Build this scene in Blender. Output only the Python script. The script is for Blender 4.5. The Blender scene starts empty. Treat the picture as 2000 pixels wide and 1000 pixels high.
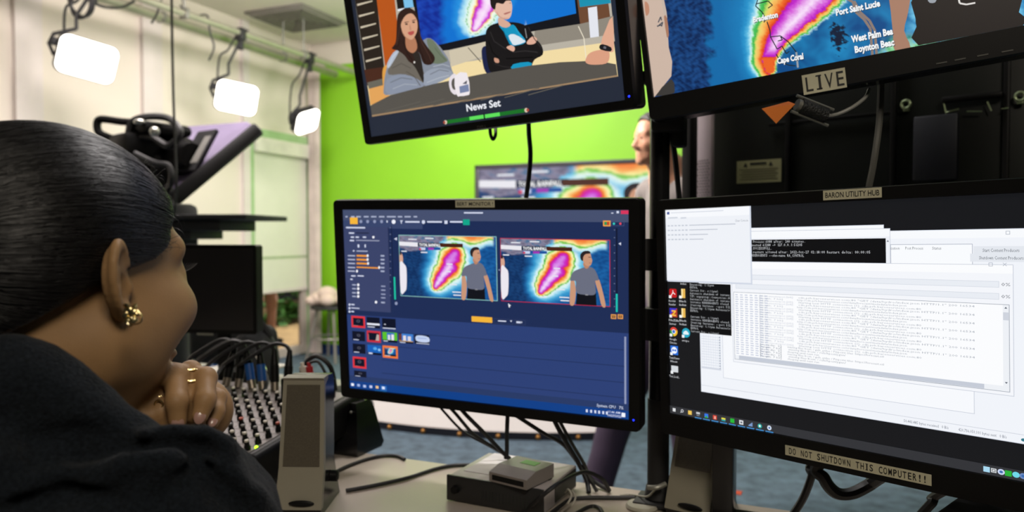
import bpy, bmesh, math, random
import numpy as np
from mathutils import Vector, Matrix

random.seed(7)
RNG = np.random.default_rng(7)
SC = bpy.context.scene
COL = SC.collection
PI = math.pi

# ------------------------------------------------------------------ camera
FPX, EYE = 1450.0, 1.2
PITCH = math.atan(40 / 1450)
cam_data = bpy.data.cameras.new('camera')
cam = bpy.data.objects.new('camera', cam_data)
COL.objects.link(cam)
cam.location = (0, 0, EYE)
cam.rotation_euler = (PI / 2 - PITCH, 0, 0)
cam_data.sensor_width = 36
cam_data.lens = FPX / 2000 * 36
cam_data.clip_start = 0.02
cam_data.dof.use_dof = True
cam_data.dof.focus_distance = 0.80
cam_data.dof.aperture_fstop = 5.4
SC.camera = cam

# ------------------------------------------------------------------ view, world, lights
SC.view_settings.view_transform = 'Standard'
SC.view_settings.look = 'None'
SC.view_settings.exposure = 0.0
SC.view_settings.gamma = 1.0
SC.view_settings.use_curve_mapping = False
world = bpy.data.worlds.new('world')
SC.world = world
world.use_nodes = True
world.node_tree.nodes['Background'].inputs[0].default_value = (1, 0.98, 0.95, 1)
world.node_tree.nodes['Background'].inputs[1].default_value = 0.02

# the room frame: corner of the cream wall and the green wall, turned 23 degrees
TH = math.radians(23)
UX, UY = math.cos(TH), -math.sin(TH)          # along the green wall, to the right
VX, VY = math.sin(TH), math.cos(TH)           # from the camera into the room
C0 = (-2.03, 7.57)

def room(a, b, z):
    return Vector((C0[0] + a * UX - b * VX, C0[1] + a * UY - b * VY, z))

def area(name, loc, target, size, power, color=(1, 1, 1), spread=180):
    d = bpy.data.lights.new(name, 'AREA')
    d.shape = 'RECTANGLE'; d.size, d.size_y = size
    d.energy = power; d.color = color; d.spread = math.radians(spread)
    o = bpy.data.objects.new(name, d); COL.objects.link(o)
    o.location = loc
    o.rotation_euler = (Vector(target) - Vector(loc)).to_track_quat('-Z', 'Y').to_euler()
    return o

# studio grid and ceiling lamps assumed out of view, then fills added for brightness
area('studio_lamp', room(2.4, 2.6, 2.95), room(2.6, 0.0, 1.0), (1.6, 0.5), 50, (1, 0.98, 0.95))
area('studio_lamp', room(4.2, 2.4, 2.95), room(3.6, 0.0, 1.0), (1.6, 0.5), 40, (1, 0.98, 0.95))
area('ceiling_lamp', room(2.0, 3.6, 3.0), room(0.9, 3.4, 0.0), (1.2, 0.6), 64, (1, 0.90, 0.88))
area('ceiling_lamp', room(2.2, 1.2, 3.0), room(2.2, 1.2, 0.0), (1.2, 0.6), 32, (1, 0.90, 0.88))
area('ceiling_fill', room(3.0, 2.2, 1.9), room(1.6, 2.2, 3.1), (0.6, 0.6), 40, (1, 0.90, 0.88))  # unseen fill, added to brighten the ceiling
area('control_fill', (0.35, -0.75, 2.45), (-0.2, 0.7, 1.0), (0.7, 0.5), 12, (1, 0.89, 0.74), 140)  # unseen fill added behind the camera to brighten the seated woman
area('control_fill', (0.05, 1.95, 2.95), (-0.15, 1.2, 0.8), (0.6, 0.3), 14, (1, 0.95, 0.93), 140)  # unseen fill added over the desk for hair sheen and box tops
area('presenter_fill', room(2.6, 3.6, 2.8), (0.5, 3.05, 1.55), (0.4, 0.4), 9, (1, 0.93, 0.86), 50)  # unseen fill added to brighten the standing man's face

# ------------------------------------------------------------------ measuring
def at(px, py, d):
    x, y = (px - 1000) / FPX * d, (py - 500) / FPX * d
    s, c = math.sin(PITCH), math.cos(PITCH)
    return Vector((x, d * c - y * s, EYE - d * s - y * c))

def ray(px, py):
    return at(px, py, 1.0) - Vector((0, 0, EYE))

def on_z(px, py, z):
    r = ray(px, py)
    return Vector((0, 0, EYE)) + r * ((z - EYE) / r.z)

def on_a(px, py, a):                  # the plane parallel to the cream wall, a metres off it
    r = ray(px, py); n = Vector((UX, UY, 0)); p0 = room(a, 0, 0)
    return Vector((0, 0, EYE)) + r * ((p0 - Vector((0, 0, EYE))).dot(n) / r.dot(n))

def on_b(px, py, b):                  # the plane parallel to the green wall
    r = ray(px, py); n = Vector((VX, VY, 0)); p0 = room(0, b, 0)
    return Vector((0, 0, EYE)) + r * ((p0 - Vector((0, 0, EYE))).dot(n) / r.dot(n))

def to_ab(p):
    dx, dy = p[0] - C0[0], p[1] - C0[1]
    return dx * UX + dy * UY, -(dx * VX + dy * VY), p[2]

# ------------------------------------------------------------------ materials
def lin(h):
    if isinstance(h, (tuple, list)):
        return tuple(h)
    h = h.lstrip('#')
    v = [int(h[i:i + 2], 16) / 255 for i in (0, 2, 4)]
    return tuple(c / 12.92 if c <= 0.04045 else ((c + 0.055) / 1.055) ** 2.4 for c in v)

MATS = {}
def mat(name, col, rough=0.5, metal=0.0, vary=0.12, vscale=6.0, bump=0.0, bscale=200.0, spec=0.5, emit=None, estr=0.0, coat=0.0, sheen=0.0):
    if name in MATS:
        return MATS[name]
    m = bpy.data.materials.new(name); m.use_nodes = True
    nt = m.node_tree; b = nt.nodes['Principled BSDF']
    c = lin(col)
    b.inputs['Roughness'].default_value = rough
    b.inputs['Metallic'].default_value = metal
    b.inputs['Specular IOR Level'].default_value = spec
    b.inputs['Coat Weight'].default_value = coat
    b.inputs['Sheen Weight'].default_value = sheen
    tc = nt.nodes.new('ShaderNodeTexCoord')
    nz = nt.nodes.new('ShaderNodeTexNoise'); nz.inputs['Scale'].default_value = vscale
    nz.inputs['Detail'].default_value = 4
    nt.links.new(tc.outputs['Object'], nz.inputs['Vector'])
    rp = nt.nodes.new('ShaderNodeValToRGB')
    rp.color_ramp.elements[0].position = 0.3; rp.color_ramp.elements[1].position = 0.7
    rp.color_ramp.elements[0].color = tuple(x * (1 - vary) for x in c) + (1,)
    rp.color_ramp.elements[1].color = tuple(min(1, x * (1 + vary)) for x in c) + (1,)
    nt.links.new(nz.outputs['Fac'], rp.inputs['Fac'])
    nt.links.new(rp.outputs['Color'], b.inputs['Base Color'])
    if bump > 0:
        n2 = nt.nodes.new('ShaderNodeTexNoise'); n2.inputs['Scale'].default_value = bscale
        n2.inputs['Detail'].default_value = 3
        nt.links.new(tc.outputs['Object'], n2.inputs['Vector'])
        bp = nt.nodes.new('ShaderNodeBump'); bp.inputs['Strength'].default_value = bump
        bp.inputs['Distance'].default_value = 0.002
        nt.links.new(n2.outputs['Fac'], bp.inputs['Height'])
        nt.links.new(bp.outputs['Normal'], b.inputs['Normal'])
    if emit is not None:
        b.inputs['Emission Color'].default_value = lin(emit) + (1,)
        b.inputs['Emission Strength'].default_value = estr
    MATS[name] = m
    return m

def glass_mat():
    if 'glass' in MATS: return MATS['glass']
    m = bpy.data.materials.new('glass'); m.use_nodes = True
    b = m.node_tree.nodes['Principled BSDF']
    b.inputs['Transmission Weight'].default_value = 1.0
    b.inputs['Roughness'].default_value = 0.02
    b.inputs['IOR'].default_value = 1.05
    MATS['glass'] = m
    return m

def screen_mat():
    if 'screen' in MATS: return MATS['screen']
    m = bpy.data.materials.new('screen'); m.use_nodes = True
    nt = m.node_tree; b = nt.nodes['Principled BSDF']
    at_ = nt.nodes.new('ShaderNodeAttribute'); at_.attribute_name = 'picture'
    b.inputs['Base Color'].default_value = (0.004, 0.004, 0.005, 1)
    b.inputs['Roughness'].default_value = 0.35
    b.inputs['Specular IOR Level'].default_value = 0.25
    nt.links.new(at_.outputs['Color'], b.inputs['Emission Color'])
    b.inputs['Emission Strength'].default_value = 1.0
    MATS['screen'] = m
    return m

# ------------------------------------------------------------------ mesh building
class MB:
    """Collects pieces and links them as ONE mesh object."""
    def __init__(self):
        self.v, self.f, self.m = [], [], []
    def add(self, verts, faces, mi=0):
        o = len(self.v)
        self.v += [tuple(p) for p in verts]
        self.f += [tuple(i + o for i in f) for f in faces]
        self.m += [mi] * len(faces)
        return self
    def box(self, c, s, R=None, mi=0, bev=0.0, seg=2):
        bm = bmesh.new()
        bmesh.ops.create_cube(bm, size=1.0)
        for v in bm.verts:
            v.co = Vector((v.co.x * s[0], v.co.y * s[1], v.co.z * s[2]))
        if bev > 0:
            bmesh.ops.bevel(bm, geom=list(bm.edges), offset=bev, segments=seg, affect='EDGES', profile=0.5)
        M = R if R is not None else Matrix.Identity(3)
        bm.verts.index_update()
        vs = [M @ v.co + Vector(c) for v in bm.verts]
        fs = [[v.index for v in f.verts] for f in bm.faces]
        bm.free()
        return self.add(vs, fs, mi)
    def prism(self, pts, d0, d1, R=None, c=(0, 0, 0), mi=0):
        """outline in local x,z (counter-clockwise seen from -y), from y=d0 to y=d1"""
        n = len(pts)
        M = R if R is not None else Matrix.Identity(3)
        vs = [M @ Vector((p[0], d0, p[1])) + Vector(c) for p in pts] + [M @ Vector((p[0], d1, p[1])) + Vector(c) for p in pts]
        fs = [list(range(n)), list(range(2 * n - 1, n - 1, -1))]
        for i in range(n):
            j = (i + 1) % n
            fs.append([i, i + n, j + n, j])
        return self.add(vs, fs, mi)
    def tube(self, pts, r, seg=8, mi=0, cap=True, smooth=0):
        P = [Vector(p) for p in pts]
        if smooth:
            P = spline(P, smooth)
        n = len(P)
        rs = r if isinstance(r, (list, tuple)) else [r] * n
        if len(rs) != n:
            k = len(rs)
            rs = [rs[min(k - 1, int(i / max(1, n - 1) * (k - 1)))] for i in range(n)]
        vs, fs = [], []
        t = (P[1] - P[0]).normalized()
        ref = Vector((0, 0, 1)) if abs(t.z) < 0.9 else Vector((1, 0, 0))
        nrm = t.cross(ref).normalized()
        for i in range(n):
            t = (P[min(i + 1, n - 1)] - P[max(i - 1, 0)])
            if t.length < 1e-9: t = Vector((0, 0, 1))
            t.normalize()
            nrm = (nrm - t * nrm.dot(t))
            if nrm.length < 1e-6: nrm = t.orthogonal()
            nrm.normalize()
            bn = t.cross(nrm)
            for k in range(seg):
                a = 2 * PI * k / seg
                vs.append(P[i] + (nrm * math.cos(a) + bn * math.sin(a)) * rs[i])
        for i in range(n - 1):
            for k in range(seg):
                k2 = (k + 1) % seg
                fs.append([i * seg + k, i * seg + k2, (i + 1) * seg + k2, (i + 1) * seg + k])
        if cap:
            fs.append(list(range(seg))[::-1]); fs.append([(n - 1) * seg + k for k in range(seg)])
        return self.add(vs, fs, mi)
    def lathe(self, prof, c=(0, 0, 0), seg=24, R=None, mi=0):
        """profile (radius, height) around local z"""
        M = R if R is not None else Matrix.Identity(3)
        vs, fs = [], []
        n = len(prof)
        for (r, z) in prof:
            for k in range(seg):
                a = 2 * PI * k / seg
                vs.append(M @ Vector((r * math.cos(a), r * math.sin(a), z)) + Vector(c))
        for i in range(n - 1):
            for k in range(seg):
                k2 = (k + 1) % seg
                fs.append([i * seg + k, i * seg + k2, (i + 1) * seg + k2, (i + 1) * seg + k])
        fs.append(list(range(seg))[::-1]); fs.append([(n - 1) * seg + k for k in range(seg)])
        return self.add(vs, fs, mi)
    def torus(self, c, R1, r, M=None, seg=24, s2=8, mi=0, sx=1.0):
        M = M if M is not None else Matrix.Identity(3)
        vs, fs = [], []
        for i in range(seg):
            a = 2 * PI * i / seg
            for k in range(s2):
                b = 2 * PI * k / s2
                vs.append(M @ Vector(((R1 + r * math.cos(b)) * math.cos(a) * sx, (R1 + r * math.cos(b)) * math.sin(a), r * math.sin(b))) + Vector(c))
        for i in range(seg):
            for k in range(s2):
                i2, k2 = (i + 1) % seg, (k + 1) % s2
                fs.append([i * s2 + k, i2 * s2 + k, i2 * s2 + k2, i * s2 + k2])
        return self.add(vs, fs, mi)
    def ball(self, c, r, R=None, seg=16, mi=0):
        r = r if isinstance(r, (list, tuple)) else (r, r, r)
        M = R if R is not None else Matrix.Identity(3)
        vs, fs = [], []
        rings = seg // 2
        for i in range(1, rings):
            p = PI * i / rings
            for k in range(seg):
                a = 2 * PI * k / seg
                vs.append(M @ Vector((r[0] * math.sin(p) * math.cos(a), r[1] * math.sin(p) * math.sin(a), r[2] * math.cos(p))) + Vector(c))
        top, bot = len(vs), len(vs) + 1
        vs.append(M @ Vector((0, 0, r[2])) + Vector(c)); vs.append(M @ Vector((0, 0, -r[2])) + Vector(c))
        for i in range(rings - 2):
            for k in range(seg):
                k2 = (k + 1) % seg
                fs.append([i * seg + k, (i + 1) * seg + k, (i + 1) * seg + k2, i * seg + k2])
        for k in range(seg):
            k2 = (k + 1) % seg
            fs.append([top, k, k2]); fs.append([bot, (rings - 2) * seg + k2, (rings - 2) * seg + k])
        return self.add(vs, fs, mi)
    def build(self, name, mats, parent=None, matrix=None, smooth=35, fix=True):
        me = bpy.data.meshes.new(name)
        me.from_pydata(self.v, [], self.f)
        mats = mats if isinstance(mats, (list, tuple)) else [mats]
        for m in mats: me.materials.append(m)
        if len(mats) > 1:
            me.polygons.foreach_set('material_index', self.m)
        if fix:
            bm = bmesh.new(); bm.from_mesh(me)
            bmesh.ops.recalc_face_normals(bm, faces=bm.faces)
            bm.to_mesh(me); bm.free()
        if smooth:
            me.polygons.foreach_set('use_smooth', [True] * len(me.polygons))
            me.set_sharp_from_angle(angle=math.radians(smooth))
        me.update()
        o = bpy.data.objects.new(name, me); COL.objects.link(o)
        if parent is not None: o.parent = parent
        if matrix is not None: o.matrix_local = matrix
        return o

def spline(P, k=6):
    out = []
    n = len(P)
    for i in range(n - 1):
        p0, p1, p2, p3 = P[max(i - 1, 0)], P[i], P[i + 1], P[min(i + 2, n - 1)]
        for j in range(k):
            t = j / k
            out.append(0.5 * ((2 * p1) + (p2 - p0) * t + (2 * p0 - 5 * p1 + 4 * p2 - p3) * t * t + (3 * p1 - p0 - 3 * p2 + p3) * t ** 3))
    out.append(P[-1])
    return out

def tag(o, label=None, cat=None, group=None, kind=None):
    if label: o['label'] = label
    if cat: o['category'] = cat
    if group: o['group'] = group
    if kind: o['kind'] = kind
    return o

def thing(name, label, cat, loc=(0, 0, 0), rotz=0.0, group=None, matrix=None):
    o = bpy.data.objects.new(name, None); COL.objects.link(o)
    o.empty_display_size = 0.05
    if matrix is not None: o.matrix_world = matrix
    else:
        o.location = loc; o.rotation_euler = (0, 0, rotz)
    return tag(o, label, cat, group)

def struct(name, mb, m, smooth=0):
    o = mb.build(name, m, smooth=smooth)
    o['kind'] = 'structure'
    return o

def rmat(right, away, up):
    return Matrix((right, away, up)).transposed()

def frame(origin, right, away, up):
    M = rmat(Vector(right), Vector(away), Vector(up)).to_4x4()
    M.translation = Vector(origin)
    return M

ROOM_R = rmat(Vector((UX, UY, 0)), Vector((VX, VY, 0)), Vector((0, 0, 1)))   # local x along green wall, y into the room
RZ = -TH

def rrect(w, h, r, seg=5, cx=0, cz=0):
    pts = []
    for (sx, sz, a0) in ((1, -1, -PI / 2), (1, 1, 0), (-1, 1, PI / 2), (-1, -1, PI)):
        for i in range(seg + 1):
            a = a0 + PI / 2 * i / seg
            pts.append((cx + sx * (w / 2 - r) + r * math.cos(a), cz + sz * (h / 2 - r) + r * math.sin(a)))
    return pts

# text as flat outline meshes, cached per string
_TXT = {}
def text_mesh(s, bold=0.0, res=2):
    key = (s, bold, res)
    if key in _TXT: return _TXT[key]
    cu = bpy.data.curves.new('lettering', 'FONT')
    cu.body = s; cu.size = 1.0; cu.resolution_u = res; cu.offset = bold
    ob = bpy.data.objects.new('lettering', cu)
    COL.objects.link(ob)
    dg = bpy.context.evaluated_depsgraph_get()
    me = ob.evaluated_get(dg).to_mesh()
    vs = [(v.co.x, v.co.y) for v in me.vertices]
    fs = [tuple(p.vertices) for p in me.polygons]
    ob.evaluated_get(dg).to_mesh_clear()
    bpy.data.objects.remove(ob); bpy.data.curves.remove(cu)
    w = max((v[0] for v in vs), default=0.3)
    _TXT[key] = (vs, fs, w)
    return _TXT[key]
# ------------------------------------------------------------------ organic bodies: distance fields turned into one closed surface
def vlen(q): return np.sqrt((q * q).sum(-1))
def s_ell(P, c, r, R=None):
    q = P - np.asarray(c, float)
    if R is not None: q = q @ R
    r = np.asarray(r, float)
    k0 = vlen(q / r); k1 = vlen(q / (r * r)) + 1e-9
    return k0 * (k0 - 1.0) / k1
def s_cap(P, a, b, ra, rb):
    a = np.asarray(a, float); b = np.asarray(b, float)
    ba = b - a; pa = P - a
    h = np.clip((pa @ ba) / (ba @ ba + 1e-12), 0, 1)
    return vlen(pa - h[:, None] * ba) - (ra + (rb - ra) * h)
def s_chain(P, pts, rs, k=0.0):
    d = None
    for i in range(len(pts) - 1):
        e = s_cap(P, pts[i], pts[i + 1], rs[i], rs[i + 1])
        d = e if d is None else (sm(d, e, k) if k else np.minimum(d, e))
    return d
def sm(a, b, k):
    h = np.maximum(k - np.abs(a - b), 0) / k
    return np.minimum(a, b) - h * h * k * 0.25
def smx(a, b, k): return -sm(-a, -b, k)

def sdf_mesh(f, lo, hi, h, blk=6):
    lo = np.asarray(lo, float); hi = np.asarray(hi, float)
    nb = np.ceil((hi - lo) / (h * blk)).astype(int)
    n = nb * blk
    gc = np.stack(np.meshgrid(*[np.arange(k) for k in nb], indexing='ij'), -1).reshape(-1, 3)
    fc = np.empty(len(gc))
    for i in range(0, len(gc), 200000):
        fc[i:i + 200000] = f(lo + (gc[i:i + 200000] + 0.5) * blk * h)
    s = np.where(fc < 0, -1.0, 1.0).astype(np.float32).reshape(nb)
    V = np.repeat(np.repeat(np.repeat(s, blk, 0), blk, 1), blk, 2)
    act = gc[np.abs(fc) < blk * h * 0.9 * 1.7]
    off = np.stack(np.meshgrid(*[np.arange(blk)] * 3, indexing='ij'), -1).reshape(-1, 3)
    for i in range(0, len(act), 1500):
        I = (act[i:i + 1500, None, :] * blk + off[None]).reshape(-1, 3)
        V[I[:, 0], I[:, 1], I[:, 2]] = f(lo + I * h)
    S = V < 0
    cells, poss, quads = [], [], []
    for ax in range(3):
        sl0 = [slice(None)] * 3; sl1 = [slice(None)] * 3
        sl0[ax] = slice(None, -1); sl1[ax] = slice(1, None)
        I = np.argwhere(S[tuple(sl0)] != S[tuple(sl1)])
        b, c = (ax + 1) % 3, (ax + 2) % 3
        I = I[(I[:, b] > 0) & (I[:, c] > 0) & (I[:, b] < n[b] - 1) & (I[:, c] < n[c] - 1)]
        J = I.copy(); J[:, ax] += 1
        v0 = V[I[:, 0], I[:, 1], I[:, 2]].astype(float); v1 = V[J[:, 0], J[:, 1], J[:, 2]].astype(float)
        t = v0 / (v0 - v1)
        p = I.astype(float); p[:, ax] += t
        q = []
        for (db, dc) in ((-1, -1), (0, -1), (0, 0), (-1, 0)):
            K = I.copy(); K[:, b] += db; K[:, c] += dc
            cid = (K[:, 0] * n[1] + K[:, 1]) * n[2] + K[:, 2]
            cells.append(cid); poss.append(p); q.append(cid)
        q = np.stack(q, 1)
        q[v0 > 0] = q[v0 > 0][:, ::-1]
        quads.append(q)
    cells = np.concatenate(cells); poss = np.concatenate(poss)
    uid, inv = np.unique(cells, return_inverse=True)
    acc = np.zeros((len(uid), 3)); cnt = np.zeros(len(uid))
    np.add.at(acc, inv, poss); np.add.at(cnt, inv, 1)
    verts = lo + acc / cnt[:, None] * h
    Q = np.searchsorted(uid, np.concatenate(quads))
    return verts, Q

def mesh_np(name, verts, quads, m, parent=None, smooth=True):
    me = bpy.data.meshes.new(name)
    me.vertices.add(len(verts)); me.vertices.foreach_set('co', np.asarray(verts, np.float32).ravel())
    k = quads.shape[1]
    me.loops.add(quads.size); me.loops.foreach_set('vertex_index', quads.astype(np.int32).ravel())
    me.polygons.add(len(quads))
    me.polygons.foreach_set('loop_start', np.arange(0, quads.size, k, dtype=np.int32))
    try: me.polygons.foreach_set('loop_total', np.full(len(quads), k, np.int32))
    except Exception: pass
    me.update(calc_edges=True)
    me.validate()
    if smooth: me.polygons.foreach_set('use_smooth', np.ones(len(me.polygons), bool))
    me.materials.append(m)
    o = bpy.data.objects.new(name, me); COL.objects.link(o)
    if parent is not None: o.parent = parent
    return o

def body(name, f, lo, hi, h, m, parent):
    v, q = sdf_mesh(f, lo, hi, h)
    loc = np.array(parent.location) if parent else np.zeros(3)
    return mesh_np(name, v - loc, q, m, parent)

def wobble(P, s, seed=0):
    a = seed * 1.7
    return (np.sin(P[:, 0] * s + 1.3 * np.sin(P[:, 1] * s * 0.7 + a) + a) * np.sin(P[:, 2] * s * 0.9 + np.sin(P[:, 0] * s * 0.8 + 2 * a))
            + 0.5 * np.sin(P[:, 1] * s * 1.9 + np.sin(P[:, 2] * s * 1.3 + a)))
def wm(o):
    M = o.matrix_basis.copy()
    while o.parent is not None:
        o = o.parent
        M = o.matrix_basis @ M
    return M

def part(name, mb, m, parent, smooth=35):
    """a part whose pieces were given in world coordinates"""
    return mb.build(name, m, parent, wm(parent).inverted(), smooth)

# ------------------------------------------------------------------ materials of the room
M_cream = mat('cream_paint', '#dbd2c4', 0.6, vary=0.03, vscale=1.5)
M_trim = mat('pale_trim', '#d8cfca', 0.45, vary=0.04)
M_ceil = mat('ceiling_board', '#d8d0c4', 0.8, vary=0.04, vscale=2)
M_greenp = mat('chroma_green_paint', (0.235, 0.56, 0.014), 0.55, vary=0.06, vscale=0.9)
M_carpet = mat('blue_grey_carpet', (0.085, 0.125, 0.165), 0.95, vary=0.35, vscale=14, bump=0.4, bscale=300)
M_black = mat('black_plastic', (0.007, 0.007, 0.007), 0.42, vary=0.2, spec=.16)
M_blackm = mat('black_matte_metal', (0.014, 0.014, 0.015), 0.6, vary=0.2)
M_gloss = mat('black_gloss_plastic', (0.010, 0.010, 0.011), 0.22, vary=0.2)
M_cable = mat('black_cable', (0.012, 0.012, 0.013), 0.5)
M_greycable = mat('grey_cable', '#8d8d88', 0.5)
M_steel = mat('painted_steel', '#8f8f86', 0.45, metal=0.6)
M_pipe = mat('galvanised_pipe', '#a4a390', 0.4, metal=0.5)
M_dark = mat('dark_backing', (0.02, 0.022, 0.02), 0.8)
M_tape = mat('label_tape', '#cbc7ab', 0.55, vary=0.08, vscale=30)
M_ink = mat('black_ink', (0.01, 0.01, 0.01), 0.6)

# ------------------------------------------------------------------ the room
RW, RD, RH = 9.5, 9.5, 3.12
def wallbox(a0, a1, b0, b1, z0, z1, mb=None):
    mb = mb or MB()
    return mb.box(room((a0 + a1) / 2, (b0 + b1) / 2, (z0 + z1) / 2), (a1 - a0, abs(b1 - b0), z1 - z0), ROOM_R)

struct('floor', wallbox(-0.1, RW + .1, -0.1, RD + .1, -0.1, 0.0), M_carpet)
struct('ceiling', wallbox(-0.1, RW + .1, -0.1, RD + .1, RH, RH + 0.1), M_ceil)
# the glazed door in the cream wall: opening from b0 to b1
door_lo, door_hi = on_a(606, 560, 0), on_a(489, 560, 0)
DB0, DB1 = to_ab(door_lo)[1], to_ab(door_hi)[1]
DZ = 2.12
w = wallbox(-0.1, 0, -0.1, DB0, 0, RH); wallbox(-0.1, 0, DB1, RD, 0, RH, w); wallbox(-0.1, 0, DB0, DB1, DZ, RH, w)
struct('wall_left', w, M_cream)
struct('wall_back', wallbox(0, RW, -0.1, 0, 0, RH), M_greenp)
struct('wall_right', wallbox(RW, RW + .1, 0, RD, 0, RH), mat('dark_paint', '#3a3a38', 0.8))
struct('wall_front', wallbox(0, RW, RD, RD + .1, 0, RH), mat('dark_paint', '#3a3a38', 0.8))
# white band over the green paint, blue skirting
struct('trim_1', wallbox(0, RW, 0, 0.012, 2.90, RH), M_cream)
struct('baseboard_back', wallbox(0, RW, 0, 0.02, 0, 0.1), mat('blue_skirting', '#1d3a6e', 0.6))
struct('baseboard_left', wallbox(0, 0.015, DB1 + .08, RD, 0, 0.1), mat('blue_skirting', '#1d3a6e', 0.6))
# upright strips on the cream wall, one every metre
k = 2
for px in (289, 45):
    b = to_ab(on_a(px, 460, 0))[1]
    mb = MB(); wallbox(0, 0.035, b - 0.05, b + 0.05, 0, RH, mb); wallbox(0, 0.02, b - 0.14, b - 0.05, 0, RH, mb)
    struct('trim_%d' % k, mb, M_trim); k += 1
mb = MB(); b = to_ab(on_a(487, 460, 0))[1]
wallbox(0, 0.035, DB1 + 0.02, DB1 + 0.10, 0, RH, mb)
struct('trim_%d' % k, mb, M_trim); k += 1
b4 = to_ab(on_a(45, 460, 0))[1] + 1.0
mb = MB(); wallbox(0, 0.035, b4 - 0.05, b4 + 0.05, 0, RH, mb); struct('trim_%d' % k, mb, M_trim); k += 1
mb = MB(); wallbox(0, 0.02, 0.0, RD, 2.86, 2.93, mb); struct('trim_%d' % k, mb, M_cream); k += 1
mb = MB(); wallbox(0, 0.03, DB1 + .1, RD, 0.98, 1.04, mb); struct('trim_%d' % k, mb, M_cream); k += 1
# pale curtain edge standing between the door and the green wall
mb = MB()
for i in range(7):
    mb.tube([room(0.04 + 0.018 * i, 0.09 + 0.018 * (i % 2), 0.02), room(0.04 + 0.018 * i, 0.09 + 0.018 * (i % 2), 2.86)], 0.018, 8)
cu = mb.build('curtain', mat('pale_curtain', '#cfc0b8', 0.9))
tag(cu, 'pale gathered curtain strip hanging in the corner beside the green wall', 'curtain')

# door: frame, glass, shade
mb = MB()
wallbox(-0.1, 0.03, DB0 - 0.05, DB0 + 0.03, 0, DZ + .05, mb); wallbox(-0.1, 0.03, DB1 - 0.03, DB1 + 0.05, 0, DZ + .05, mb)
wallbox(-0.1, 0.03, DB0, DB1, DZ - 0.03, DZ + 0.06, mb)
dr = struct('door_1', mb, mat('door_frame_green_spill', '#9fbf8c', 0.5)); dr['label'] = 'glazed door in the cream wall with a white roller shade'  # green light from the wall is put into the frame colour
mb = MB(); wallbox(-0.07, -0.02, DB0 + .03, DB0 + .10, 0.02, DZ - .03, mb); wallbox(-0.07, -0.02, DB1 - .10, DB1 - .03, 0.02, DZ - .03, mb)
wallbox(-0.07, -0.02, DB0 + .1, DB1 - .1, 0.02, 0.10, mb); wallbox(-0.07, -0.02, DB0 + .1, DB1 - .1, DZ - .12, DZ - .03, mb)
mb.build('door_leaf', mat('door_leaf_paint', '#c4b7ad', 0.5), dr, smooth=0)
mb = MB(); wallbox(-0.05, -0.044, DB0 + .1, DB1 - .1, 0.10, DZ - .12, mb)
mb.build('pane', glass_mat(), dr, smooth=0)
zsh = on_a(548, 567, 0.01).z
sh = thing('roller_shade', 'white roller shade pulled most of the way down over the door glass', 'roller shade', room(0.02, (DB0 + DB1) / 2, zsh))
mb = MB(); wallbox(-0.012, -0.006, DB0 + .04, DB1 - .04, zsh, DZ - .06, mb); part('fabric', mb, mat('shade_fabric', '#dcdccb', 0.8, vary=0.02), sh)
mb = MB(); wallbox(-0.018, 0.0, DB0 + .04, DB1 - .04, zsh - .02, zsh + .012, mb); part('hem_bar', mb, M_trim, sh)
mb = MB(); wallbox(-0.03, 0.06, DB0 + .03, DB1 - .03, DZ - .15, DZ - .02, mb); part('cassette', mb, mat('cassette_white', '#e6e0d6', 0.5), sh)
zc = on_a(540, 503, 0.01).z
mb = MB(); wallbox(-0.006, -0.003, DB0 + .04, DB1 - .04, zc - .012, zc + .012, mb); part('seam', mb, mat('shade_seam', '#a9b893', 0.8), sh)
# outdoors behind the door glass
o = MB().box(room(-3.1, (DB0 + DB1) / 2 - 2.0, -0.06), (6, 7, 0.1), ROOM_R).build('ground_outside', mat('sand_path', '#9a7f58', 0.9, vary=0.25), smooth=0); o['kind'] = 'structure'
mb = MB(); hb_ = to_ab(on_a(552, 600, -2.0))[1]
for i in range(900):
    p = room(-2.0 + RNG.normal(0, .14), hb_ + RNG.uniform(-1.3, 1.3), RNG.uniform(0.0, 1.3))
    R = Matrix.Rotation(RNG.uniform(0, 6), 3, 'Z') @ Matrix.Rotation(RNG.uniform(0, 3), 3, 'X')
    mb.box(p, (0.12, 0.07, 0.012), R)
hd = mb.build('hedge', mat('hedge_green', '#2f5a1c', 0.7, vary=0.4)); tag(hd, 'dark green hedge outside behind the glass door', 'hedge')
area('daylight', room(-.6, -1.6, 3.2), room(-1.3, -.9, 0.3), (1.2, 1.2), 300, (1, 0.97, 0.9))

# ceiling vent
vc = on_z(580, 36, RH - .012)
vt = thing('ceiling_vent', 'square grey louvred air vent in the white ceiling', 'vent', vc, RZ)
mb = MB().box((0, 0, 0.0), (0.62, 0.62, 0.02), bev=.006); mb.build('flange', mat('vent_grey', '#79756c', 0.6), vt)
mb = MB()
for i in range(6):
    s = 0.54 - i * 0.09
    for (dx, dy, sx, sy) in ((0, s / 2, s, .018), (0, -s / 2, s, .018), (s / 2, 0, .018, s), (-s / 2, 0, .018, s)):
        mb.box((dx, dy, -0.018), (sx, sy, 0.02))
mb.build('louvre', mat('vent_grey', '#79756c', 0.6), vt)

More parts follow.
